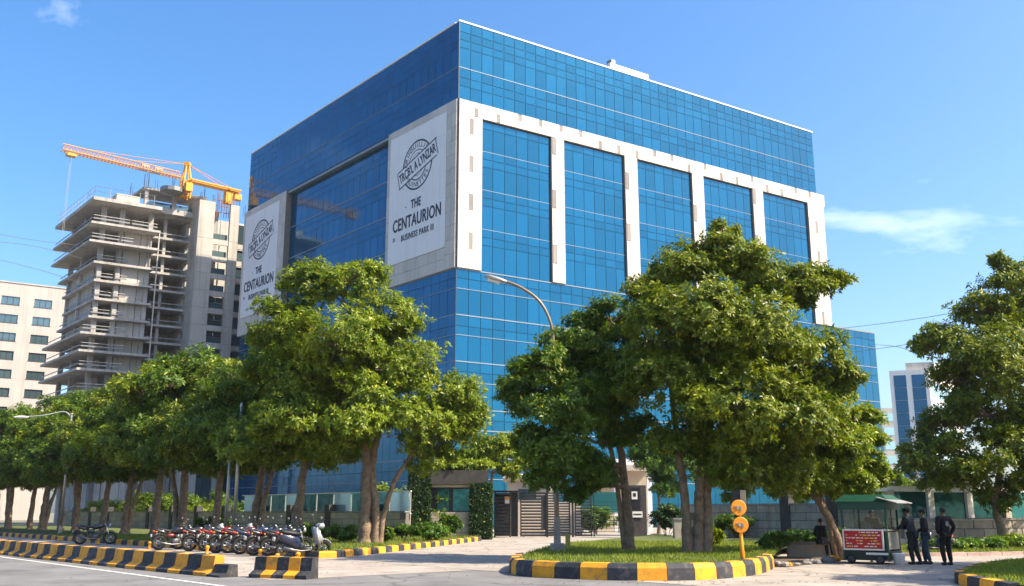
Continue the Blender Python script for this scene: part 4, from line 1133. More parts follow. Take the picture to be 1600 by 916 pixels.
# ================================================================== BOUNDARY WALLS
def Xa(px, Y): return (px-CX)/1538.5*Y
def block_wall(name, label, p0, p1, h, courses, blen, thick=0.3, max_len=None, pil=None, coping=True, core_to=None, pil_m='pillar_dark', pil_h=0.5):
    p0, p1 = V(p0[0], p0[1], 0), V(p1[0], p1[1], 0)
    d = (p1-p0); L = d.length; d.normalize(); ang = math.atan2(d.y, d.x)
    w = empty(name, p0, ang); tag(w, label, 'wall')
    Lc = core_to or L
    mb = MB(); mb.box((Lc/2, thick/2, h/2-0.02), (Lc, thick-0.06, h-0.04)); mb.build('mortar_core', M['wall_core'], w)
    ch = h/courses; Lb = min(L, max_len or L); cache = []
    for v in range(3):
        m = MB(); x, z = blen/2-0.012, ch/2-0.012; e = 0.015; rs = random.Random(v)
        j = lambda: rs.uniform(-0.008, 0.008)
        F = [(-x+e, -thick/2+j(), -z+e), (x-e, -thick/2+j(), -z+e), (x-e, -thick/2+j(), z-e), (-x+e, -thick/2+j(), z-e)]
        S = [(-x, -thick/2+e+.01, -z), (x, -thick/2+e+.01, -z), (x, -thick/2+e+.01, z), (-x, -thick/2+e+.01, z)]
        Bk = [(-x, thick/2, -z), (x, thick/2, -z), (x, thick/2, z), (-x, thick/2, z)]
        m.v = F+S+Bk; m.face((0,1,2,3)); m.face((11,10,9,8))
        for i in range(4):
            k = (i+1) % 4; m.face((i, i+4, k+4, k)); m.face((i+4, i+8, k+8, k+4))
        cache.append(m.mesh('stone_block', M['wall_stone']))
    for c in range(courses):
        x = -(blen/2 if c % 2 else 0) + blen/2
        if c % 2: x += blen
        while x < Lb - blen*0.4:
            inst('stone_block', random.choice(cache), w, (x, thick/2 + random.uniform(-.006, .006), ch*(c+0.5))); x += blen
    if coping:
        mb = MB(); mb.box((Lc/2, thick/2, h+0.04), (Lc, thick+0.08, 0.08)); mb.build('coping', M['kerb_grey'], w)
    for x in (pil or []):
        mb = MB(); mb.box((x, thick/2, (h+pil_h)/2), (0.55, thick+0.22, h+pil_h)); mb.build('pillar', M[pil_m], w)
    return w, d, ang
s0, s1 = 47.6, 112.0
wl_p0 = RD(33, s0); wl_p1 = RD(33, s1)
# direction chosen so the visible face looks at the road
wL, dW, aW = block_wall('boundary_wall', 'grey stone block wall with dark pillars behind the left tree row', wl_p1, wl_p0, 1.62, 4, 1.15, pil=[64.0-3.2-5.2*i for i in range(12)])
fence = empty('glass_fence', wl_p1, aW); tag(fence, 'white-framed glass fence standing above the left block wall', 'fence')
Lw = (wl_p0-wl_p1).length
x = Lw-0.3; k = 0
while x > Lw-22:
    mb = MB(); mb.box((x, 0.55, 1.45), (0.05, 0.05, 2.86)); mb.build('post', M['galv'], fence)
    mb = MB(); mb.box((x-1.1, 0.55, 2.2), (1.96, 0.03, 1.25)); mb.build('pane', M['teal_glass'] if k % 3 else M['glass_pale'], fence)
    x -= 2.2; k += 1
mb = MB(); mb.box((Lw-11.4, 0.55, 2.86), (22.3, 0.08, 0.06)); mb.box((Lw-11.4, 0.55, 1.56), (22.3, 0.08, 0.05)); mb.build('rail', M['white_paint'], fence)
block_wall('boundary_wall', 'tall block wall with dark pillars between the gate and the food cart', (9.9, 56.0), (17.6, 46.9), 2.0, 5, 1.2, pil=[1.0, 3.6, 6.6, 9.3], pil_h=0.8)
w3, d3, a3 = block_wall('boundary_wall', 'low sunlit block wall behind the standing men at the right', (18.0, 46.6), (36.0, 52.0), 1.28, 3, 1.15)
f3 = empty('glass_fence', (18.0, 46.6, 0), a3); tag(f3, 'teal glass panels between white posts above the low right wall', 'fence')
for k in range(8):
    x = 0.6+k*2.3
    mb = MB(); mb.box((x, 0.9, 1.35), (0.34, 0.3, 2.7)); mb.build('post', M['white_paint'] if k % 3 else M['cream'], f3)
    mb = MB(); mb.box((x+1.15, 0.9, 1.95), (1.9, 0.04, 1.3)); mb.build('pane', M['teal_glass'], f3)
mb = MB(); mb.box((9, 0.9, 2.75), (18.5, 0.25, 0.25)); mb.build('rail', M['white_paint'], f3)

# ================================================================== GATE HOUSE
gh = empty('gate_house', (-6.2, 60.0, 0.0), R(2)); tag(gh, 'dark gate house with ivy pillars and wide window left of the gate', 'gate house')
def gp(name, m, *bx):
    mb = MB()
    for (x0, x1, y0, y1, z0, z1) in bx: mb.box(((x0+x1)/2, (y0+y1)/2, (z0+z1)/2), (x1-x0, y1-y0, z1-z0))
    return mb.build(name, m, gh)
gp('pillar', M['pillar_dark'], (0, 1.05, 0, 0.9, 0, 4.1)); gp('pillar', M['pillar_dark'], (3.75, 4.75, 0, 0.9, 0, 4.1))
gp('header', M['pillar_dark'], (0.0, 4.75, -0.1, 4, 3.3, 4.15)); gp('lintel', M['cream'], (1.06, 3.74, 0.1, 0.5, 3.12, 3.28))
gp('back_wall', M['pillar_dark'], (0.1, 4.7, 3.7, 4, 0, 3.3)); gp('side_wall', M['pillar_dark'], (0.1, 0.4, 0.95, 3.7, 0, 3.3)); gp('side_wall', M['pillar_dark'], (4.4, 4.7, 0.95, 3.7, 0, 3.3))
gp('sill_core', M['wall_core'], (1.06, 3.74, 0.15, 0.5, 0, 1.62))
for c in range(4):
    for i in range(2): gp('stone_block', M['wall_stone'], (1.07+i*1.34, 2.39+i*1.34, 0.08, 0.3, 0.02+c*0.41, 0.41+c*0.41))
gp('window_frame', M['black_paint'], (1.06, 1.16, 0.3, 0.4, 1.63, 3.1), (3.64, 3.74, 0.3, 0.4, 1.63, 3.1), (1.16, 3.64, 0.3, 0.4, 1.63, 1.70), (1.16, 3.64, 0.3, 0.4, 3.04, 3.1))
gp('window_pane', M['teal_glass'], (1.62, 2.35, 0.33, 0.36, 1.71, 3.03)); gp('window_pane', M['teal_glass'], (2.58, 3.62, 0.33, 0.36, 1.71, 3.03)); gp('mullion', M['black_paint'], (2.36, 2.57, 0.3, 0.4, 1.71, 3.03)); gp('window_frame', M['black_paint'], (1.17, 1.61, 0.3, 0.4, 1.71, 3.03))
gp('sign', M['teal_glass'], (3.85, 4.5, -0.06, -0.02, 2.65, 3.3))
def ivy(name, label, c, r, n, rz=0, seed=3, lm='leaf_ivy', L=0.16):
    o = shrub(name, label, c, r, n, lm, L, 7, seed=seed, box=True, cat='climber'); o.rotation_euler.z = rz; return o
ivy('ivy', 'dark ivy covering the left pillar of the gate house', (-5.68, 60.45, 0.1), (0.62, 0.55, 1.95), 2600, R(2), 3)
ivy('ivy', 'dark ivy covering the right pillar of the gate house', (-1.9, 60.55, 0.1), (0.6, 0.55, 1.6), 2400, R(2), 4)
shrub('roof_planting', 'trailing green plants along the gate house roof edge', (-3.8, 61.5, 3.95), (2.7, 1.5, 0.65), 900, 'leaf_a', 0.22, seed=5, cat='plants')

# ================================================================== GATE
YG = 66.0
gate = empty('entrance_gate', (-1.2, YG, 0)); tag(gate, 'black steel gate of horizontal bars across the drive', 'gate')
def gbox(name, m, x0, x1, y0, y1, z0, z1, parent=None):
    mb = MB(); mb.box(((x0+x1)/2, (y0+y1)/2, (z0+z1)/2), (x1-x0, y1-y0, z1-z0)); return mb.build(name, m, parent or gate)
# slatted turnstile cage
for (x, y) in ((0, 0), (1.02, 0), (0, 1.2), (1.02, 1.2)): gbox('post', M['black_paint'], x, x+0.1, y, y+0.1, 0, 2.95)
for k in range(12): gbox('slat', M['steel_dark'], 0.1, 1.02, 0.02, 0.10, 0.18+k*0.235, 0.30+k*0.235)
gbox('back_panel', M['steel_dark'], 0.1, 1.02, 1.12, 1.2, 0.05, 2.9)
for k in range(12): gbox('slat', M['steel_dark'], 0.12, 1.0, 0.6, 0.66, 0.10+k*0.235, 0.2+k*0.235)
gbox('top_plate', M['black_paint'], -0.05, 1.65, -0.05, 1.35, 2.95, 3.05)
gbox('door_panel', M['black_paint'], 1.13, 1.6, 0.25, 0.33, 0.05, 2.94)
n_ = gbox('notice', M['white_board'], 0.72, 1.02, -0.03, -0.005, 2.2, 2.65); nb = gbox('notice_band', M['kerb_yellow'], 0.74, 1.0, -0.036, -0.031, 2.44, 2.63, n_)
def leaf(x0, x1, nb_, z0=0.12, z1=2.88, r=0.022, y=0.0):
    gbox('gate_leaf_stile', M['black_paint'], x0, x0+0.08, y, y+0.08, 0.05, 2.92); gbox('gate_leaf_stile', M['black_paint'], x1-0.08, x1, y, y+0.08, 0.05, 2.92)
    for k in range(nb_):
        z = z0+(z1-z0)*k/(nb_-1); gbox('bar', M['black_paint'], x0+0.08, x1-0.08, y+0.02, y+0.06, z-r, z+r)
leaf(1.75, 3.5, 15, r=0.055); leaf(3.55, 5.1, 17, r=0.045); leaf(5.4, 6.55, 15, r=0.05); leaf(6.65, 8.65, 9, 0.35, 2.3, 0.02)
for x in (3.49, 5.2): gbox('post', M['black_paint'], x, x+0.13, -0.05, 0.12, 0, 3.1)
gbox('pulley_roller', M['steel_grey'], 1.9, 2.05, 0, 0.08, 0, 0.1); gbox('gate_panel', M['steel_dark'], 3.15, 3.42, 0.01, 0.02, 0.5, 2.7)
tp = empty('gate_pillar', (7.75, 64.0, 0)); tag(tp, 'dark gate pillar with two white notices right of the gate', 'pillar')
gbox('shaft', M['pillar_dark'], 0, 1.0, 0, 0.7, 0, 3.35, tp)
for k in range(10): gbox('louvre', M['black_paint'], 0.05, 0.62, -0.03, 0.0, 1.3+k*0.2, 1.42+k*0.2, tp)
a_ = gbox('notice', M['white_board'], 0.05, 0.42, -0.07, -0.035, 2.45, 2.95, tp); gbox('pictogram', M['black_paint'], 0.14, 0.33, -0.078, -0.072, 2.62, 2.85, a_); 
b_ = gbox('notice', M['white_board'], 0.05, 0.72, -0.07, -0.035, 1.3, 1.68, tp); gbox('printed_line', M['black_paint'], 0.12, 0.66, -0.078, -0.072, 1.45, 1.53, b_)
# forecourt behind the gate
cn = empty('entrance_canopy', (0.0, 82.0, 0)); tag(cn, 'white flat-roofed entrance canopy seen over the gate', 'canopy')
gbox('roof', M['white_paint'], 5.6, 12.2, 0, 7, 5.2, 6.0, cn); gbox('fascia', M['cream'], 5.5, 12.3, -0.15, 0, 5.05, 5.5, cn)
for x in (6.0, 8.6, 11.4): gbox('column', M['white_paint'], x, x+0.4, 0.6, 1.0, 0, 5.2, cn)
gbox('wall', M['cream'], 5.8, 12.0, 5, 5.3, 0, 5.2, cn)
cb = empty('security_cabin', (-0.4, 77.0, 0)); tag(cb, 'cream rendered cabin with a curved roof lip behind the gate', 'cabin')
gbox('wall', M['cream'], 0, 3.6, 0, 2.5, 0, 4.0, cb); mb = MB(); mb.tube([(-0.3, -0.2, 4.25), (1.0, -0.2, 4.3), (2.6, -0.2, 4.2), (3.9, -0.2, 4.1)], 0.28, 8); mb.build('roof_lip', M['cream'], cb)
gbox('roof', M['white_paint'], -0.2, 3.8, -0.1, 2.7, 4.0, 4.2, cb); gbox('window', M['win_dark'], 0.9, 2.3, -0.04, 0.0, 2.6, 3.4, cb); gbox('door', M['white_paint'], 2.6, 3.4, -0.05, -0.01, 0.0, 2.1, cb)
iw = empty('inner_wall', (0.6, 72.5, 0)); tag(iw, 'pale panelled screen wall just inside the gate', 'wall')
for k in range(5): gbox('panel', M['cream'], k*0.9, k*0.9+0.87, 0, 0.12, 0.15+0.0*k, 2.35, iw)
gbox('base', M['kerb_grey'], -0.05, 4.55, -0.05, 0.2, 0, 0.14, iw)
gw = empty('green_screen', (5.2, 79.0, 0)); tag(gw, 'teal site screen behind the open bars of the gate', 'screen')
gbox('panel', M['teal_glass'], 0, 3.4, 0, 0.06, 1.6, 3.2, gw); gbox('post', M['steel_grey'], 0, 0.08, 0.06, 0.14, 0, 3.2, gw); gbox('post', M['steel_grey'], 3.3, 3.4, 0.06, 0.14, 0, 3.2, gw)
shrub('hedge', 'sunlit rounded hedge seen through the right gate bars', (6.4, 74.5, 0), (2.3, 0.9, 1.25), 1900, 'leaf_hedge', 0.16, seed=8, cat='hedge')

# shrubs in front of walls
for i, (px, py, Y, rx, rz, lab) in enumerate([
    (668, 846, 50.5, 1.5, .62, 'bright clipped shrub in front of the gate house window'), (630, 846, 53.0, .9, .5, 'small shrub between the tall tree and the gate house'),
    (520, 842, 48.5, 1.3, .55, 'leafy shrub left of the tall tree stems'), (475, 840, 50.5, 1.1, .6, 'leafy shrub behind the front motorcycle'),
    (600, 850, 47.5, .5, .45, 'tuft of leaves at the foot of the tall twin-stem tree'), (340, 838, 57, 1.2, .8, 'dark shrub behind the middle motorcycles'),
    (700, 838, 57, .8, .9, 'tall loose shrub at the gate house sill')]):
    p = at(px, py, Y); shrub('shrub', lab, (p.x, Y, 0.2), (rx, rx*0.6, rz), int(420*rx), 'leaf_hedge' if i % 2 == 0 else 'leaf_b', 0.17, seed=80+i, group='shrubs along the left wall')
for i, (x, Y, rx, rz, lm, lab) in enumerate([
    (9.0, 57.5, 1.5, 1.15, 'leaf_ivy', 'dark hedge behind the three-stem tree'), (11.4, 52.0, 1.4, .8, 'leaf_b', 'dark leafy bush right of the three-stem tree'),
    (13.0, 46.4, 1.5, .42, 'leaf_hedge', 'low leafy bush against the tall block wall'), (15.2, 44.8, 1.2, .5, 'leaf_hedge', 'low leafy bush near the slanting tree'),
    (9.6, 35.8, .75, .35, 'leaf_hedge', 'grassy tuft at the end of the island'), (10.9, 37.2, .7, .3, 'leaf_b', 'small tuft beside the slanting trunk'),
    (17.3, 40.4, 1.1, .30, 'leaf_hedge', 'broad-leaved plant behind the man in black'), (19.4, 41.6, 1.3, .28, 'leaf_hedge', 'yellow-green groundcover in front of the low wall'), (22.0, 43.0, 1.6, .35, 'leaf_a', 'yellow-green groundcover near the right tree'), (8.0, 39.6, .45, .4, 'leaf_a', 'small sprout at the foot of the three-stem tree')]):
    shrub('bush', lab, (x, Y, 0.28 if x < 11.5 else 0.1), (rx, rx*0.6, rz), int(430*rx), lm, 0.18, seed=120+i, group='bushes along the right wall')
bn = empty('stone_bench', (10.1, 36.6, 0.0), R(-8)); tag(bn, 'low stone ledge under the seated man beside the cart', 'bench')
gbox('seat', M['kerb_grey'], 0, 2.6, 0, 0.5, 0.46, 0.56, bn); gbox('base', M['wall_stone'], 0.08, 2.5, 0.06, 0.44, 0, 0.46, bn)
pl = empty('stone_planter', (8.55, 52.0, 0.3)); tag(pl, 'small square stone planter with ivy beside the gate', 'planter')
gbox('box', M['wall_stone'], 0, 0.6, 0, 0.6, 0, 0.95, pl); gbox('rim', M['kerb_grey'], -0.04, 0.64, -0.04, 0.64, 0.95, 1.03, pl)
# stones and rubble on the bare earth between island and cart
sheet('bare_earth', [V(7.9, 30.3, 0), V(8.8, 30.9, 0), V(10.4, 33.4, 0), V(11.6, 35.4, 0), V(12.2, 38, 0), V(9.5, 37, 0), V(8.5, 33.5, 0)], 0.03, M['soil'])
for i in range(16):
    t = random.random(); mb = MB(); p = V(7.9, 30.2, 0).lerp(V(10.9, 33.9, 0), t) + V(random.uniform(-.15, .25), random.uniform(-.15, .25), 0); r = random.uniform(.07, .19)
    mb.ellip((0, 0, 0), (r*1.5, r, r*.7), 7, 5)
    mb.v = [(a*random.uniform(.82, 1.15), b*random.uniform(.82, 1.15), c*random.uniform(.82, 1.15)) for a, b, c in mb.v]
    o = mb.build('loose_stone', M['kerb_yellow'] if i % 7 == 0 else M['kerb_grey'], None, (p.x, p.y, r*.45), random.uniform(0, 6)); tag(o, 'yellow-stained loose stone on the bare earth by the island end' if i % 7 == 0 else 'grey loose stone on the bare earth between island and food cart', 'stone', 'loose stones by the island')

# ================================================================== STREET LAMPS, POLES, WIRES
M['olive'] = mat('olive_plate', (0.26, 0.25, 0.05), .7, .3, 8)
def lamp_main():
    B = G(871, 862, 0.3); L0 = empty('street_lamp', (B.x, B.y, 0.3)); tag(L0, 'tall street lamp with a long curved arm on the island', 'street lamp')
    Y = B.y; q = lambda px, py: at(px, py, Y) - V(B.x, B.y, 0.3)
    mb = MB(); mb.sm = True; mb.tube(catmull([V(0,0,0), q(869, 760), q(866, 620), q(864, 530), q(858, 498), q(842, 470), q(815, 450), q(786, 438)], 5), [.085]*6+[.07]*10+[.055]*20, 10); mb.build('pole', M['bronze'], L0)
    mb = MB(); a, b = q(792, 441), q(757, 431); d = (b-a).normalized(); s = V(0,1,0); u = d.cross(s)*-1
    prof = [(0, .10, .06), (.25, .17, .09), (.7, .2, .10), (1.0, .10, .05)]
    n = len(mb.v)
    for (t, w, h) in prof:
        c = a.lerp(b, t)
        for k in range(10):
            an = 2*math.pi*k/10; mb.v.append(tuple(c + s*w*math.cos(an) + V(0,0,1)*h*math.sin(an)))
    for i in range(len(prof)-1):
        for k in range(10): mb.face((n+i*10+k, n+i*10+(k+1)%10, n+(i+1)*10+(k+1)%10, n+(i+1)*10+k))
    mb.face([n+9-k for k in range(10)]); mb.face([n+30+k for k in range(10)])
    hd = mb.build('lamp_head', M['galv'], L0, smooth=True)
    mb = MB(); c0, c1 = a.lerp(b, .3), a.lerp(b, .85); mb.tube([c0-V(0,0,.08), c1-V(0,0,.08)], .09, 8); mb.build('lens', M['white_board'], hd)
    mb = MB(); mb.box((0, 0, .14), (.55, .5, .28), 0, .85); mb.box((0, 0, .72), (.24, .22, .9), 0, .85); mb.build('concrete_base', M['kerb_grey'], L0)
    mb = MB(); mb.box((.36, -.12, .36), (.17, .08, .46)); mb.build('meter_box', M['olive'], L0)
lamp_main()
for (px, zt, lab, arm) in ((97, 8.4, 'slim pale lamp post far along the left row with an arm over the trees', True), (354, 5.2, 'pale pole beside the tree trunks, left of a twin pole', False), (367, 6.6, 'pale pole beside the tree trunks, right of a twin pole', False)):
    u = (px-CX)/1538.5; m_ = 21.5   # stand on the lawn strip
    s_ = (MR.x*m_-u*MR.y*m_)/(u*ER.y-ER.x); p = RD(m_, s_)
    t = empty('street_lamp' if arm else 'pole', (p.x, p.y, 0.2)); tag(t, lab, 'street lamp' if arm else 'pole')
    mb = MB(); mb.sm = True; mb.tube([V(0,0,0), V(0,0,zt)], [.10, .06], 10); mb.build('shaft', M['galv'], t)
    mb = MB(); mb.lathe([(.16, 0), (.16, .06), (.11, .1), (.11, .5)], n=10); mb.build('base', M['galv'], t)
    if arm:
        mb = MB(); mb.sm = True; e = at(33, 652, p.y-1.0) - V(p.x, p.y, .2); mb.tube(catmull([V(0,0,zt-.3), V(-.6,0,zt+.1), e*0.55 + V(0,0,zt)*0.45, e], 5), .05, 6); mb.build('arm', M['galv'], t)
        mb = MB(); mb.ellip(tuple(e), (.55, .2, .1), 10, 6); mb.build('lamp_head', M['white_paint'], t)
    else:
        mb = MB(); mb.lathe([(.07, 0), (.10, .05), (.04, .25)], (0, 0, zt), 8); mb.build('cap', M['galv'], t)
def wire(label, pts, r=0.03):
    mb = MB(); c = catmull(pts, 6); mb.tube(c, r, 5); tag(mb.build('overhead_wire', M['steel_grey']), label, 'wire')
tf = lambda a, b, z: TB + DR*a + DL*b + V(0, 0, z)
wire('upper wire slung from the left edge to the concrete tower', [at(-60, 356, 95), at(0, 366, 99), at(50, 375, 110), tf(0.0, 4.0, slab_z[2]-0.1)])
wire('second wire just below the topmost one, left of the concrete tower', [at(-60, 371, 95), at(0, 378, 99), at(60, 386, 112), tf(0.0, 2.5, slab_z[3]+0.3)])
wire('lowest wire sagging in front of the concrete tower', [at(-60, 392, 88), at(0, 406, 92), at(90, 430, 100), at(150, 452, 112), tf(A1*0.8, -0.05, slab_z[5])])
eR = lambda a, z: C0 + fpos('R', a, z, 0.1)
wire('topmost wire from the office podium to the right edge', [eR(57.5, 25.0), at(1400, 503, 100), at(1490, 489, 80), at(1640, 462, 60)])
wire('lower wire from the office podium into the right tree', [eR(60.5, 22.2), at(1400, 541, 100), at(1440, 534, 80), at(1560, 510, 55)])
wire('faint wire crossing the other two right of the podium', [eR(64.8, 23.6), at(1400, 541.5, 100), at(1432, 551, 85), at(1560, 580, 55)])

# ================================================================== YELLOW BOLLARDS, SIGN POST
for i, (px, py, h) in enumerate([(91, 846, .30), (153, 851, .32), (233, 858, .34), (323, 868, .38), (406, 873, .33), (433, 876, .24), (465, 880, .36)]):
    p = G(px, py, 0.0); b = empty('bollard', (p.x, p.y, 0)); tag(b, ['small yellow bollard far left behind the long barrier', 'small yellow bollard, second from the left', 'small yellow bollard left of the parked motorcycles', 'yellow bollard with a ring head near the barrier end', 'yellow bollard behind the short barrier, left one', 'squat yellow bollard behind the middle of the short barrier', 'yellow bollard behind the right end of the short barrier'][i], 'bollard', 'yellow bollards behind the barrier')
    mb = MB(); mb.sm = True; mb.lathe([(.09, 0), (.09, .04), (.06, .07), (.055, h*.65), (.085, h*.72), (.08, h*.9), (.03, h)], n=10); mb.build('post', M['kerb_yellow'], b)
    mb = MB(); mb.lathe([(.14, 0), (.14, .02), (.1, .03)], n=10); mb.build('base_plate', M['rust'], b)
sp = empty('disc_sign', G(1160, 897)); tag(sp, 'orange post carrying two round orange discs at the island end', 'sign')
mb = MB(); mb.sm = True; mb.tube([V(.05, 0, 0), V(.02, 0, .7), V(0, 0, 1.65)], [.075, .055, .04], 10); mb.build('post', M['orange'], sp)
mb = MB(); mb.lathe([(.26, 0), (.2, .05), (.09, .16)], (.05, 0, 0), 12); mb.build('footing', M['rust'], sp)
for z, x in ((1.76, -.03), (1.30, 0.0)):
    mb = MB(); mb.lathe([(.20, -.02), (.215, -.01), (.215, .01), (.20, .02)], (x, -.075, z), 24, 'y'); d = mb.build('disc', M['orange'], sp)
    mb = MB(); mb.lathe([(.04, -.03), (.035, -.01), (.03, .02)], (x-.03, -.11, z), 10, 'y'); mb.build('lamp', M['galv'], d)
    mb = MB(); mb.box((x-.06, -.105, z+.03), (.14, .015, .03), 0); mb.box((x+.05, -.106, z-.02), (.05, .015, .12), 0); mb.build('bracket', M['steel_grey'], d)

for i in range(15):
    s_ = 50 + i*5.2 + random.uniform(-1, 1); p = RD(38 + random.uniform(-1, 2), s_)
    shrub('garden_bush', 'tall garden bush behind the left block wall, %s from the gate house' % (['first']+ordn)[i], (p.x, p.y, 0), (2.9, 2.2, random.uniform(1.5, 2.3)), 1050, 'leaf_a' if i % 3 == 1 else 'leaf_b', 0.25, seed=200+i, group='garden bushes behind the left wall')
# fallen leaves on the paving
def litter(name, label, polys, n, m):
    out = []
    for (x0, x1, y0, y1, k) in polys:
        x = rng.uniform(x0, x1, k); y = rng.uniform(y0, y1, k); a = rng.uniform(0, 6.28, k); l = rng.uniform(.025, .06, k); w = l*.35
        ca, sa = np.cos(a), np.sin(a); z = np.full(k, .014)
        out.append(np.stack([np.stack([x-ca*l, y-sa*l, z], 1), np.stack([x+sa*w, y-ca*w, z+.012], 1), np.stack([x+ca*l, y+sa*l, z+.006], 1), np.stack([x-sa*w, y+ca*w, z+.016], 1)], 1))
    o = link(bpy.data.objects.new(name, fast_mesh(name, np.concatenate(out), 4, m))); tag(o, label, 'leaves', kind='stuff')
M['dry_leaf'] = mat('dry_leaf', (0.20, 0.12, 0.04), .8, .4, 9.0)
litter('fallen_leaves', 'dry fallen leaves scattered over the drive and paving', [(-6, 1, 25, 60, 130), (7.5, 14, 24, 34, 70), (0, 8, 23.3, 24.6, 60), (-12, -5, 24, 36, 60)], 0, M['dry_leaf'])

# ================================================================== MOTORCYCLES
def paint(name, c): return mat(name, c, 0.28, 0.06, 3.0, coat=0.6, spec=0.5)
PNT = {'black': paint('paint_black', (0.012, 0.012, 0.014)), 'red': paint('paint_red', (0.17, 0.010, 0.012)), 'blue': paint('paint_blue', (0.010, 0.024, 0.075)),
       'silver': paint('paint_silver', (0.30, 0.31, 0.33)), 'white': paint('paint_white', (0.45, 0.45, 0.44)), 'maroon': paint('paint_maroon', (0.07, 0.010, 0.012)), 'darkblue': paint('paint_navy', (0.010, 0.016, 0.045))}
M['rubber'] = mat('rubber', (0.018, 0.018, 0.018), 0.85, 0.2)
M['chrome'] = mat('chrome', (0.75, 0.75, 0.76), 0.15, 0.03, metal=1.0)
M['alloy'] = mat('alloy', (0.20, 0.20, 0.21), 0.35, 0.06, metal=0.8)
M['exh'] = mat('exhaust_steel', (0.16, 0.16, 0.165), 0.35, 0.1, metal=0.8)
M['engine'] = mat('engine_alloy', (0.10, 0.10, 0.105), 0.45, 0.2, metal=0.6)
M['seat'] = mat('black_vinyl', (0.02, 0.02, 0.021), 0.55, 0.15)
M['lamp_red'] = mat('tail_lamp', (0.5, 0.015, 0.01), 0.25, 0.05)
M['lamp_clear'] = mat('head_lamp', (0.30, 0.31, 0.31), 0.12, 0.03, spec=0.8)
M['lamp_amber'] = mat('indicator', (0.75, 0.28, 0.01), 0.25, 0.05)
def torus(mb, c, R0, r0, n=22, k=8):
    b = len(mb.v)
    for i in range(n):
        a = 2*math.pi*i/n
        for j in range(k):
            q = 2*math.pi*j/k; rr = R0 + r0*math.cos(q); mb.v.append((c[0]+rr*math.cos(a), c[1]+r0*math.sin(q), c[2]+rr*math.sin(a)))
    for i in range(n):
        for j in range(k): mb.face((b+i*k+j, b+((i+1)%n)*k+j, b+((i+1)%n)*k+(j+1)%k, b+i*k+(j+1)%k))
def loft(mb, secs, n=10, pw=2.6):
    """superellipse sections: (x, zc, half width, half height)"""
    b = len(mb.v)
    for (x, zc, w, h) in secs:
        for k in range(n):
            a = 2*math.pi*k/n; c, s = math.cos(a), math.sin(a)
            mb.v.append((x, w*math.copysign(abs(c)**(2/pw), c), zc+h*math.copysign(abs(s)**(2/pw), s)))
    for i in range(len(secs)-1):
        for k in range(n): mb.face((b+i*n+k, b+i*n+(k+1)%n, b+(i+1)*n+(k+1)%n, b+(i+1)*n+k))
    mb.face([b+n-1-k for k in range(n)]); e = b+(len(secs)-1)*n; mb.face([e+k for k in range(n)])
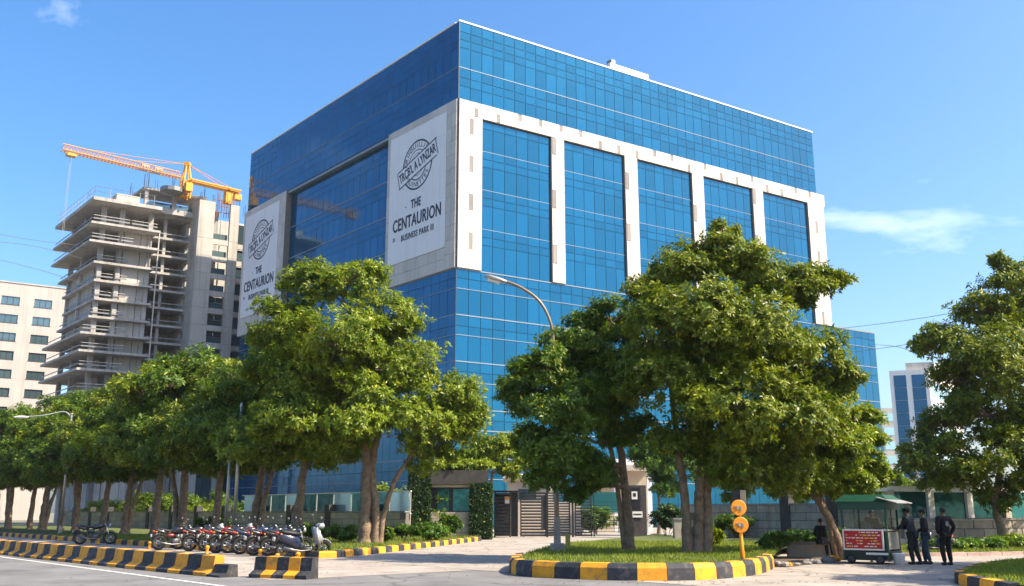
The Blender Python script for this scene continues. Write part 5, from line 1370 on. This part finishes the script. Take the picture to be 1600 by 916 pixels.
def motorcycle(label, loc, rz, body, accent, kind='bike', lean=0.10, fork_turn=0.25, seat_m=None, sc=1.0):
    t = empty('motorcycle', loc, rz); t.rotation_euler = (-lean, 0, rz); t.scale = (sc, sc, sc); tag(t, label, 'motorcycle', 'motorcycles parked along the kerb')
    B, A = PNT[body], PNT[accent]; rw = 0.30 if kind == 'bike' else 0.27
    def S(name, m, f, parent=t):
        mb = MB(); mb.sm = True; f(mb); return mb.build(name, m, parent)
    def wheel(x, nm='wheel'):
        w = S('wheel', M['rubber'], lambda mb: torus(mb, (x, 0, rw), rw-0.05, 0.052))
        def rim(mb):
            torus(mb, (x, 0, rw), rw-0.10, 0.018, 20, 6); mb.lathe([(0.05, -0.06), (0.06, -0.05), (0.06, 0.05), (0.05, 0.06)], (x, 0, rw), 10, 'y')
            for k in range(6):
                a = k*math.pi/3+0.2; mb.tube([(x, 0, rw), (x+(rw-.1)*math.cos(a), 0, rw+(rw-.1)*math.sin(a))], 0.013, 5)
        S('rim', M['alloy'], rim, w)
        S('brake_disc', M['chrome'], lambda mb: mb.lathe([(.04, .055), (.11, .055), (.11, .062), (.04, .062)], (x, 0, rw), 16, 'y'), w)
        return w
    wb = 0.63
    wheel(-wb); wheel(wb+0.03)
    if kind == 'bike':
        S('engine', M['engine'], lambda mb: (mb.box((0.04, 0, 0.36), (0.34, 0.24, 0.24)), mb.box((0.12, 0, 0.54), (0.16, 0.2, 0.2)), mb.lathe([(.10, -.15), (.12, -.13), (.12, .13), (.10, .15)], (0.0, 0, .34), 12, 'y')))
        S('frame', M['black_paint'], lambda mb: (mb.tube([(.48, 0, .86), (.1, .08, .72), (-.35, .10, .66), (-.75, .08, .78)], .024, 6), mb.tube([(.48, 0, .80), (.26, 0, .45), (.2, 0, .22), (-.2, 0, .22), (-.3, 0, .5), (-.32, 0, .68)], .024, 6), mb.tube([(-.15, .1, .34), (-wb, .1, rw)], .026, 6), mb.tube([(-.15, -.1, .34), (-wb, -.1, rw)], .026, 6)))
        S('fuel_tank', B, lambda mb: loft(mb, [(-.14, .78, .06, .06), (-.06, .80, .11, .10), (.10, .83, .145, .12), (.28, .85, .14, .10), (.40, .85, .07, .05)], 12))
        S('seat', seat_m or M['seat'], lambda mb: loft(mb, [(-.70, .86, .07, .03), (-.6, .85, .11, .05), (-.35, .80, .13, .05), (-.12, .79, .10, .045)], 10))
        S('tail', B, lambda mb: loft(mb, [(-.88, .85, .03, .03), (-.75, .81, .09, .07), (-.5, .74, .11, .08), (-.28, .70, .10, .07)], 10))
        S('side_cover', A, lambda mb: (loft(mb, [(-.36, .60, .12, .03), (-.25, .60, .13, .09), (-.08, .60, .13, .08), (.0, .60, .10, .03)], 10)))
        S('headlamp', M['lamp_clear'], lambda mb: mb.lathe([(.03, -.08), (.09, -.04), (.10, .03), (.07, .07)], (.60, 0, .88), 14, 'x'))
        S('cowl', B if accent in ('red', 'maroon') else A, lambda mb: loft(mb, [(.48, .93, .10, .09), (.58, .95, .12, .11), (.62, 1.02, .06, .05)], 10))
    else:
        S('floorboard', M['black_paint'], lambda mb: mb.box((.12, 0, .30), (.55, .28, .07)))
        S('body', B, lambda mb: loft(mb, [(-.86, .72, .04, .05), (-.72, .64, .13, .14), (-.45, .55, .17, .19), (-.2, .48, .16, .20), (-.10, .42, .10, .12)], 12))
        S('seat', seat_m or M['seat'], lambda mb: loft(mb, [(-.80, .82, .07, .03), (-.68, .81, .13, .06), (-.38, .77, .15, .06), (-.12, .74, .11, .05)], 10))
        S('leg_shield', A, lambda mb: mb.hexa([(.46, -.19, .36), (.54, -.15, .36), (.54, .15, .36), (.46, .19, .36), (.30, -.22, .92), (.38, -.16, .95), (.38, .16, .95), (.30, .22, .92)]))
        S('apron', A, lambda mb: loft(mb, [(.38, .72, .17, .18), (.50, .62, .15, .20), (.62, .55, .07, .10)], 10))
        S('headlamp', M['lamp_clear'], lambda mb: mb.lathe([(.03, -.07), (.09, -.03), (.09, .03), (.06, .06)], (.58, 0, .98), 14, 'x'))
        S('handlebar_cover', A, lambda mb: loft(mb, [(.40, .98, .12, .05), (.50, .99, .18, .08), (.58, .98, .10, .06)], 10))
        S('engine', M['engine'], lambda mb: mb.box((-.45, .02, .30), (.42, .2, .16)))
    S('fork', M['chrome'], lambda mb: (mb.tube([(.44, .08, .92), (wb+.03, .09, rw)], .022, 6), mb.tube([(.44, -.08, .92), (wb+.03, -.09, rw)], .022, 6)))
    S('front_mudguard', A if kind != 'bike' else B, lambda mb: [mb.hexa([(wb+.03+r1*math.cos(a), -.06, rw+r1*math.sin(a)), (wb+.03+r1*math.cos(a2), -.06, rw+r1*math.sin(a2)), (wb+.03+r1*math.cos(a2), .06, rw+r1*math.sin(a2)), (wb+.03+r1*math.cos(a), .06, rw+r1*math.sin(a)),
        (wb+.03+r2*math.cos(a), -.05, rw+r2*math.sin(a)), (wb+.03+r2*math.cos(a2), -.05, rw+r2*math.sin(a2)), (wb+.03+r2*math.cos(a2), .05, rw+r2*math.sin(a2)), (wb+.03+r2*math.cos(a), .05, rw+r2*math.sin(a))]) for r1, r2 in ((rw+.02, rw+.05),) for a, a2 in [(R(25+22*q), R(25+22*(q+1))) for q in range(6)]])
    S('rear_mudguard', M['black_paint'], lambda mb: mb.tube([(-.66, 0, .68), (-.82, 0, .62), (-.96, 0, .46)], [.07, .07, .05], 6))
    S('handlebar', M['black_paint'], lambda mb: mb.tube([(.30, .36, 1.0), (.38, .22, 1.04), (.44, .0, 1.0), (.38, -.22, 1.04), (.30, -.36, 1.0)], .018, 6))
    for s in (-1, 1):
        ms = S('mirror_stem', M['black_paint'], lambda mb: mb.tube([(.36, s*.26, 1.03), (.40, s*.32, 1.18), (.38, s*.36, 1.24)], .009, 5))
        S('mirror', M['steel_grey'], lambda mb: mb.ellip((.37, s*.37, 1.27), (.025, .075, .05), 10, 6), ms)
        S('indicator', M['lamp_amber'], lambda mb: mb.ellip((-.80, s*.16, .76), (.035, .03, .025), 8, 5))
    S('exhaust', M['exh'], lambda mb: mb.tube([(.22, -.10, .42), (.22, -.14, .26), (-.1, -.17, .24), (-.35, -.18, .27), (-.72, -.19, .36)], [.018, .02, .025, .042, .045], 8))
    S('tail_lamp', M['lamp_red'], lambda mb: mb.box((-.90, 0, .78), (.05, .14, .06)))
    S('number_plate', M['white_board'], lambda mb: mb.box((-.97, 0, .60), (.012, .20, .12)))
    S('side_stand', M['black_paint'], lambda mb: mb.tube([(-.05, .12, .26), (-.12, .24, .03)], .013, 5))
    S('rear_shock', M['lamp_red'] if accent == 'red' else M['chrome'], lambda mb: mb.tube([(-.52, .12, .68), (-wb+.02, .12, rw+.05)], .03, 6))
    return t
AX = math.atan2(MR.y, MR.x)
bikes = [  # rear wheel pixel, body, accent, kind, label
    (248, 860, 'black', 'red', 'bike', 'black motorcycle with a red tail, leftmost of the close row'),
    (279, 859, 'black', 'red', 'bike', 'dark motorcycle second from the left in the close row'),
    (297, 862, 'black', 'white', 'bike', 'large black motorcycle with white stripes, third in the close row'),
    (322, 862, 'red', 'black', 'bike', 'red motorcycle half hidden in the middle of the row'),
    (340, 865, 'black', 'silver', 'bike', 'black motorcycle with silver cowl in the middle of the row'),
    (358, 865, 'maroon', 'black', 'bike', 'maroon motorcycle left of the blue-seated one'),
    (377, 867, 'blue', 'black', 'bike', 'blue-tanked motorcycle right of the maroon one'),
    (399, 869, 'black', 'red', 'bike', 'black and red motorcycle third from the drive end'),
    (420, 869, 'black', 'maroon', 'bike', 'black motorcycle with maroon trim just left of the silver scooter'),
    (446, 873, 'darkblue', 'silver', 'scooter', 'silver-fronted scooter with navy body, nearest the drive')]
for (px, py, b_, a_, kd, lab) in bikes:
    p = G(px, py); ang = AX - 0.22 + random.uniform(-.13, .13)
    c = V(math.cos(ang), math.sin(ang), 0)*0.63
    motorcycle(lab, (p.x+c.x, p.y+c.y, 0.006), ang, b_, a_, kd, lean=-random.uniform(.05, .12), sc=1.17 if kd == 'scooter' else random.uniform(1.05, 1.13))
p = G(147, 851); motorcycle('dark motorcycle parked alone far left behind the long barrier', (p.x, p.y, 0.006), AX-0.35, 'black', 'darkblue', 'bike', sc=1.1)
p = G(1452, 868, 0); motorcycle('black scooter parked behind the standing men', (p.x+.2, p.y, 0.006), R(200), 'black', 'black', 'scooter', sc=.95)

# ================================================================== FOOD CART
KC = G(1391, 883); KA = R(-38)
kx = empty('food_cart', KC, KA); tag(kx, 'green roofed food cart with glass sides and a red menu board', 'food cart')
M['cart_green'] = mat('cart_green', (0.006, 0.062, 0.032), 0.5, 0.15, 3.0, stain=(0.02, 0.06, 0.035), stain_scale=3, stain_amt=.4)
M['cart_dark'] = mat('cart_dark', (0.014, 0.026, 0.02), 0.6, 0.2)
M['cart_glass'] = clear_glass('cart_glass', (0.62, 0.70, 0.67), 0.07)
M['menu_red'] = mat('menu_red', (0.42, 0.010, 0.010), 0.5, 0.1, 4)
M['menu_yellow'] = mat('menu_yellow', (0.75, 0.5, 0.06), 0.6, 0.1); M['tin'] = mat('tin', (0.5, 0.5, 0.48), 0.3, 0.1, metal=0.8)
W_, D_ = 1.48, 1.30
def kb(name, m, x0, x1, y0, y1, z0, z1, parent=kx):
    mb = MB(); mb.box(((x0+x1)/2, (y0+y1)/2, (z0+z1)/2), (x1-x0, y1-y0, z1-z0)); return mb.build(name, m, parent)
kb('chassis', M['cart_dark'], -W_, 0, 0.05, D_, 0.12, 0.42)
kb('lower_panel', M['cart_dark'], -W_+.04, -.04, 0.02, 0.05, 0.42, 1.04); kb('lower_panel', M['cream'], -.05, -.02, 0.12, D_-.08, 0.46, 1.02); kb('lower_panel', M['cart_green'], -W_, -W_+.03, 0.06, D_-.02, 0.42, 1.04); kb('back_panel', M['cart_dark'], -W_+.04, -.04, D_-.05, D_-.02, 0.42, 1.04)
kb('counter', M['tin'], -W_+.01, 0.03, 0.0, D_, 1.05, 1.10)
for (x, y) in ((-W_, 0), (-.07, 0), (-W_, D_-.07), (-.07, D_-.07)): kb('post', M['cart_green'], x, x+.07, y, y+.07, .3 if y else .1, 1.84)
kb('fascia', M['cart_green'], -W_-.06, .06, -.06, -.02, 1.72, 1.98); kb('fascia', M['cart_green'], .02, .06, -.02, D_, 1.72, 1.98); kb('fascia', M['cart_green'], -W_-.06, -W_-.02, -.02, D_, 1.72, 1.98); kb('fascia', M['cart_green'], -W_-.02, .02, D_-.04, D_, 1.72, 1.98)
for (x0, x1) in ((-W_+.12, -.92), (-.86, -.12)): kb('front_pane', M['cart_glass'], x0, x1, .03, .036, 1.12, 1.72)
kb('side_pane', M['cart_glass'], -.036, -.03, .12, D_-.12, 1.12, 1.72); kb('glazing_bar', M['cart_dark'], -.915, -.865, .02, .05, 1.10, 1.72); kb('glazing_bar', M['cart_dark'], -.05, -.02, .6, .65, 1.10, 1.72)
mb = MB(); e = .16; cx_ = -W_*0.5
mb.hexa([(-W_-e, -e, 1.98), (e, -e, 1.98), (e, D_+e, 1.98), (-W_-e, D_+e, 1.98), (-W_+.12, .12, 2.20), (-.12, .12, 2.20), (-.12, D_-.12, 2.20), (-W_+.12, D_-.12, 2.20)])
mb.build('roof', M['cart_green'], kx)
mb = MB(); mb.hexa([(-.22, -.2, 2.10), (.42, -.2, 1.92), (.42, D_+.2, 1.92), (-.22, D_+.2, 2.10), (-.22, -.2, 2.125), (.42, -.2, 1.945), (.42, D_+.2, 1.945), (-.22, D_+.2, 2.125)]); mb.build('roof_sheet', M['galv'], kx)
kb('side_screen', M['cart_glass'], .40, .41, .3, D_+.1, 1.15, 1.9)
# menu board: framed red sheet leaning on the front, rows of small printed marks
mbd = empty('x'); bpy.data.objects.remove(mbd)
bo = kb('menu_board', M['white_board'], -W_+.05, -.12, -.075, -.045, .44, 1.10)
kb('red_sheet', M['menu_red'], -W_+.10, -.17, -.082, -.076, .49, 1.05, bo)
mb = MB(); my = MB()
rs_ = random.Random(5)
for r_ in range(6):
    z = 1.0-r_*.088; x = -W_+.16
    while x < -.3:
        w = rs_.uniform(.03, .14)
        if rs_.random() < .72: (mb if (r_ < 1 or rs_.random() < .5) else my).quad((x, -.085, z-.016), (min(x+w, -.22), -.085, z-.016), (min(x+w, -.22), -.085, z+.016), (x, -.085, z+.016))
        x += w+.035
tag(mb.build('menu_print', M['white_board'], bo), kind='stuff'); tag(my.build('menu_print', M['menu_yellow'], bo), kind='stuff')
kb('number_strip', M['white_board'], -.72, -.02, -.05, -.03, .30, .37)
for x in (-W_+.25, -.3):
    mb = MB(); mb.sm = True; torus(mb, (x, .02, .16), .12, .035, 18, 6); w = mb.build('wheel', M['rubber'], kx); mb = MB(); mb.lathe([(.03, -.03), (.10, -.02), (.10, .02), (.03, .03)], (x, .02, .16), 12, 'y'); mb.build('rim', M['steel_dark'], w)
def thing_mesh(name, label, cat, f, m, loc, rz=0, group=None):
    mb = MB(); mb.sm = True; f(mb); o = mb.build(name, m, None, loc, rz); return tag(o, label, cat, group)
def K(x, y, z): q = Matrix.Rotation(KA, 3, 'Z') @ V(x, y, z); return KC + q
thing_mesh('red_bag', 'red cloth bundle on the cart counter', 'bag', lambda mb: loft(mb, [(-.22, .05, .05, .03), (-.1, .09, .14, .09), (.08, .10, .15, .10), (.22, .06, .07, .05)], 12, 2.2), PNT['red'], K(-.42, .35, 1.10), KA)
thing_mesh('black_bag', 'black and white striped bag at the cart side window', 'bag', lambda mb: loft(mb, [(-.2, .05, .08, .04), (0, .08, .13, .08), (.2, .05, .08, .05)], 12, 2.2), M['seat'], K(-.14, .7, 1.10), KA+1.3)
thing_mesh('steel_pot', 'steel cooking pot on the cart counter', 'pot', lambda mb: mb.lathe([(.13, 0), (.15, .03), (.15, .18), (.16, .19), (.14, .20), (.03, .24)], n=16), M['tin'], K(-.82, .4, 1.10))
thing_mesh('steel_jar', 'small metal jar left of the pot on the cart counter', 'jar', lambda mb: mb.lathe([(.08, 0), (.09, .02), (.09, .2), (.07, .24), (.07, .27)], n=14), M['tin'], K(-1.2, .25, 1.10))
thing_mesh('paper_box', 'pinkish carton on the cart counter', 'carton', lambda mb: mb.box((0, 0, .13), (.22, .2, .26), 0, .96), mat('carton', (0.5, 0.36, 0.28), .8, .1), K(-1.0, .55, 1.10), KA)
thing_mesh('white_bucket', 'white plastic bucket on the ground beside the cart', 'bucket', lambda mb: mb.lathe([(.15, 0), (.19, .32), (.205, .33), (.205, .36), (.18, .36), (.16, .05)], n=18), M['white_paint'], K(.22, .25, 0))

# ================================================================== PEOPLE
SKIN = mat('skin', (0.27, 0.13, 0.075), 0.55, 0.06); HAIR = mat('hair', (0.012, 0.010, 0.009), 0.6, 0.2)
def cloth(n, c): return mat(n, c, 0.85, 0.15, 4.0, bump=0.3, bscale=18)
def skin_obj(name, J, Eg, m, parent, root=0, sub=1):
    names = list(J); idx = {n: i for i, n in enumerate(names)}
    me = bpy.data.meshes.new(name); me.from_pydata([J[n][:3] for n in names], [(idx[a], idx[b]) for a, b in Eg], [])
    o = bpy.data.objects.new(name, me); col.objects.link(o); o.modifiers.new('s', 'SKIN')
    for i, n in enumerate(names):
        sv = me.skin_vertices[0].data[i]; r = J[n][3]; sv.radius = (r if not isinstance(r, tuple) else r[0], r if not isinstance(r, tuple) else r[1]); sv.use_root = (i == root)
    ss = o.modifiers.new('b', 'SUBSURF'); ss.levels = sub; ss.render_levels = sub
    dg = bpy.context.evaluated_depsgraph_get(); m2 = bpy.data.meshes.new_from_object(o.evaluated_get(dg))
    bpy.data.objects.remove(o); m2.materials.clear(); m2.materials.append(m); m2.name = name
    for p in m2.polygons: p.use_smooth = True
    return link(bpy.data.objects.new(name, m2), parent)
def person(label, loc, rz, top, bottom, lean=0.0, head_turn=0.0, arms='down', legs=((.10, .06), (-.10, -.04)), cap=None, seat=None, h=1.0, print_back=False):
    """local y = the way the person faces"""
    t = empty('person', loc, rz); t.scale = (h, h, h); tag(t, label, 'person')
    hz = .94 if seat is None else seat+.10
    def up(x, y, z):      # lean the upper body about the hips
        c, s = math.cos(lean), math.sin(lean); return (x, (y)*c + z*s, hz + z*c - y*s)
    ch = up(0, .01, .38); nk = up(0, .0, .54); he = up(0, .02, .66)
    arm = {}
    for s, n in ((1, 'r'), (-1, 'l')):
        sh = up(.185*s, 0, .47)
        if arms == 'down': el, wr = up(.25*s, -.05, .20), up(.23*s, .06, -.04)
        elif arms == 'front': el, wr = up(.26*s, -.04, .20), up(.14*s, .22, .10)
        elif arms == 'pocket': el, wr = up(.31*s, -.08, .20), up(.21*s, .03, -.02)
        else: el, wr = up(.24*s, .16, .24), up(.16*s, .40, .22)
        arm[n] = (sh, el, wr)
    leg = {}
    for (s, n, (lx, fy)) in ((1, 'r', legs[0]), (-1, 'l', legs[1])):
        hp = (.095*s, 0, hz-.04)
        if seat is None: kn = (abs(lx)*s*1.05, fy*.5+.04, .49); an = (abs(lx)*s*1.1, fy-.03, .09)
        else: kn = (.13*s, .42, seat+.06); an = (.12*s, .46, .09)
        leg[n] = (hp, kn, an)
    r = lambda p, rad: (p[0], p[1], p[2], rad)
    J = {'pel': (0, 0, hz, (.13, .10)), 'wst': r(up(0, 0, .18), (.125, .095)), 'ch': r(ch, (.15, .105)), 'shc': r(up(0, 0, .47), (.10, .08)), 'nk': r(nk, .055), 'jaw': r(up(0, .035, .605), (.062, .066)), 'hd': r(up(0, .018, .675), (.078, .095)), 'tp': r(up(0, .0, .745), (.066, .080)), 'tp2': r(up(0, 0, .775), (.035, .045))}
    Eg = [('pel', 'wst'), ('wst', 'ch'), ('ch', 'shc'), ('shc', 'nk'), ('nk', 'jaw'), ('jaw', 'hd'), ('hd', 'tp'), ('tp', 'tp2')]
    for n in 'rl':
        s = 1 if n == 'r' else -1
        sh, el, wr = (Vector(q) for q in arm[n]); d = (wr-el).normalized(); pm = wr + d*.07; side = V(1, 0, 0)*s
        J.update({n+'sh': r(sh, .058), n+'el': r(el, .042), n+'wr': r(wr, .028), n+'pm': r(pm, (.040, .020))}); Eg += [('shc', n+'sh'), (n+'sh', n+'el'), (n+'el', n+'wr'), (n+'wr', n+'pm')]
        fw = d.cross(V(1, 0, 0)); fw = fw.normalized() if fw.length > .1 else V(0, 1, 0)
        for k, (o_, l_) in enumerate(((-.030, .062), (-.010, .075), (.011, .070), (.030, .055))):
            a = pm + fw*o_ + d*.025; b = a + d*l_*.55 ; c = b + d*l_*.45 - side*.018
            J.update({f'{n}f{k}a': r(a, .010), f'{n}f{k}b': r(b, .009), f'{n}f{k}c': r(c, .008)}); Eg += [(n+'pm', f'{n}f{k}a'), (f'{n}f{k}a', f'{n}f{k}b'), (f'{n}f{k}b', f'{n}f{k}c')]
        a = wr + d*.03 + fw*.04; b = a + d*.03 + fw*.022; c = b + d*.03
        J.update({n+'ta': r(a, .012), n+'tb': r(b, .010), n+'tc': r(c, .009)}); Eg += [(n+'wr', n+'ta'), (n+'ta', n+'tb'), (n+'tb', n+'tc')]
        hp, kn, an = leg[n]; J.update({n+'hp': r(hp, .085), n+'kn': r(kn, .055), n+'an': r(an, .038), n+'to': (an[0]+.01*s, an[1]+.15, .035, .035)}); Eg += [('pel', n+'hp'), (n+'hp', n+'kn'), (n+'kn', n+'an'), (n+'an', n+'to')]
    body = skin_obj('body', J, Eg, SKIN, t)
    # face: nose, ears, eyes
    def part(name, m, f, sm=True):
        mb = MB(); mb.sm = sm; f(mb); return mb.build(name, m, t)
    part('nose', SKIN, lambda mb: mb.ellip(up(0, .115, .655), (.015, .025, .024), 8, 6))
    for s in (-1, 1):
        part('ear', SKIN, lambda mb: mb.ellip(up(.083*s, .01, .665), (.012, .025, .035), 8, 6)); part('eye', HAIR, lambda mb: mb.ellip(up(.032*s, .104, .685), (.013, .010, .008), 8, 6))
    part('mouth', mat('lips', (.2, .07, .05), .5, .05), lambda mb: mb.ellip(up(0, .098, .605), (.024, .010, .007), 8, 6))
    part('hair', HAIR, lambda mb: mb.ellip(up(0, -.012, .715), (.092, .108, .085), 14, 9))
    if cap: part('cap', cap, lambda mb: (mb.ellip(up(0, -.005, .745), (.098, .115, .062), 14, 8), mb.ellip(up(0, .12, .722), (.06, .06, .010), 10, 5)))
    T_ = {'w0': r(up(0, 0, -.06), (.155, .125)), 'w1': r(up(0, 0, .16), (.182, .138)), 'w2': r(up(0, .0, .36), (.198, .142)), 'w3': r(up(0, 0, .475), (.13, .10)), 'w4': r(up(0, 0, .53), (.068, .066))}
    Et = [('w0', 'w1'), ('w1', 'w2'), ('w2', 'w3'), ('w3', 'w4')]
    for n in 'rl':
        sh, el, wr = arm[n]; T_.update({n+'s': r(sh, .09), n+'e': r(el, .074), n+'w': r((Vector(wr)*.96+Vector(el)*.04),   .054)}); Et += [('w3', n+'s'), (n+'s', n+'e'), (n+'e', n+'w')]
    jk = skin_obj('jacket', T_, Et, top, t)
    if print_back: 
        mb = MB(); q = up(0, -.155, .30); mb.box(q, (.10, .012, .14), 0); mb.build('back_print', mat('faded_print', (.28, .28, .27), .8, .3, 30), jk)
    L_ = {'p': (0, 0, hz, (.142, .115))}; El = []
    for n in 'rl':
        hp, kn, an = leg[n]; L_.update({n+'h': r(hp, .112), n+'k': r(kn, .085), n+'a': (an[0], an[1], .085, .066)}); El += [('p', n+'h'), (n+'h', n+'k'), (n+'k', n+'a')]
    skin_obj('trousers', L_, El, bottom, t)
    for n in 'rl':
        an = leg[n][2]; part('shoe', M['seat'], lambda mb: (mb.ellip((an[0], an[1]+.055, .045), (.048, .14, .045), 12, 8), mb.ellip((an[0], an[1]-.01, .07), (.042, .06, .055), 10, 6)))
    return t
C_DK = cloth('dark_jacket', (0.008, 0.011, 0.013)); C_NV = cloth('slate_jacket', (0.013, 0.024, 0.030)); C_BK = cloth('black_jacket', (0.006, 0.006, 0.007)); C_JN = cloth('jeans', (0.028, 0.05, 0.075)); C_TR = cloth('dark_trousers', (0.009, 0.012, 0.017))
person('man in a slate jacket leaning towards the cart counter', G(1430, 882.5), R(40), C_NV, C_TR, lean=.20, arms='reach', legs=((.10, -.10), (-.10, .02)), cap=C_BK, h=1.03)
person('man in a dark jacket and blue jeans wearing a flat cap', G(1450, 882), R(62), C_DK, C_JN, lean=.05, arms='front', legs=((.11, .10), (-.10, -.06)), cap=C_DK, h=1.0)
person('man in all black standing apart with a print on his back', G(1481, 883.5), R(14), C_BK, C_BK, lean=.02, arms='pocket', legs=((.12, .03), (-.12, -.03)), h=1.03, print_back=True)
person('man in a dark jacket seated on the ledge left of the cart', V(11.25, 36.15, 0), R(-60), C_BK, C_TR, seat=.56, lean=.12, arms='front', h=.98)
person('vendor in dark clothes standing behind the cart', K(-.95, 1.55, 0), KA+R(190), C_DK, C_TR, lean=.12, arms='reach', h=1.0)

# ================================================================== HAZE: thin bright air over the whole place
hz_m = bpy.data.materials.new('haze_air'); hz_m.use_nodes = True
hn, hl = hz_m.node_tree.nodes, hz_m.node_tree.links; hn.clear()
h_o = hn.new('ShaderNodeOutputMaterial'); h_v = hn.new('ShaderNodeVolumePrincipled')
h_v.inputs['Color'].default_value = (0.86, 0.92, 1.0, 1); h_v.inputs['Density'].default_value = 0.00012; h_v.inputs['Anisotropy'].default_value = 0.2
hl.new(h_v.outputs[0], h_o.inputs['Volume'])
mb = MB(); mb.box((0, 500, 32.5), (1900, 1900, 67)); tag(mb.build('haze', hz_m), 'thin pale haze filling the air', 'haze', kind='stuff')
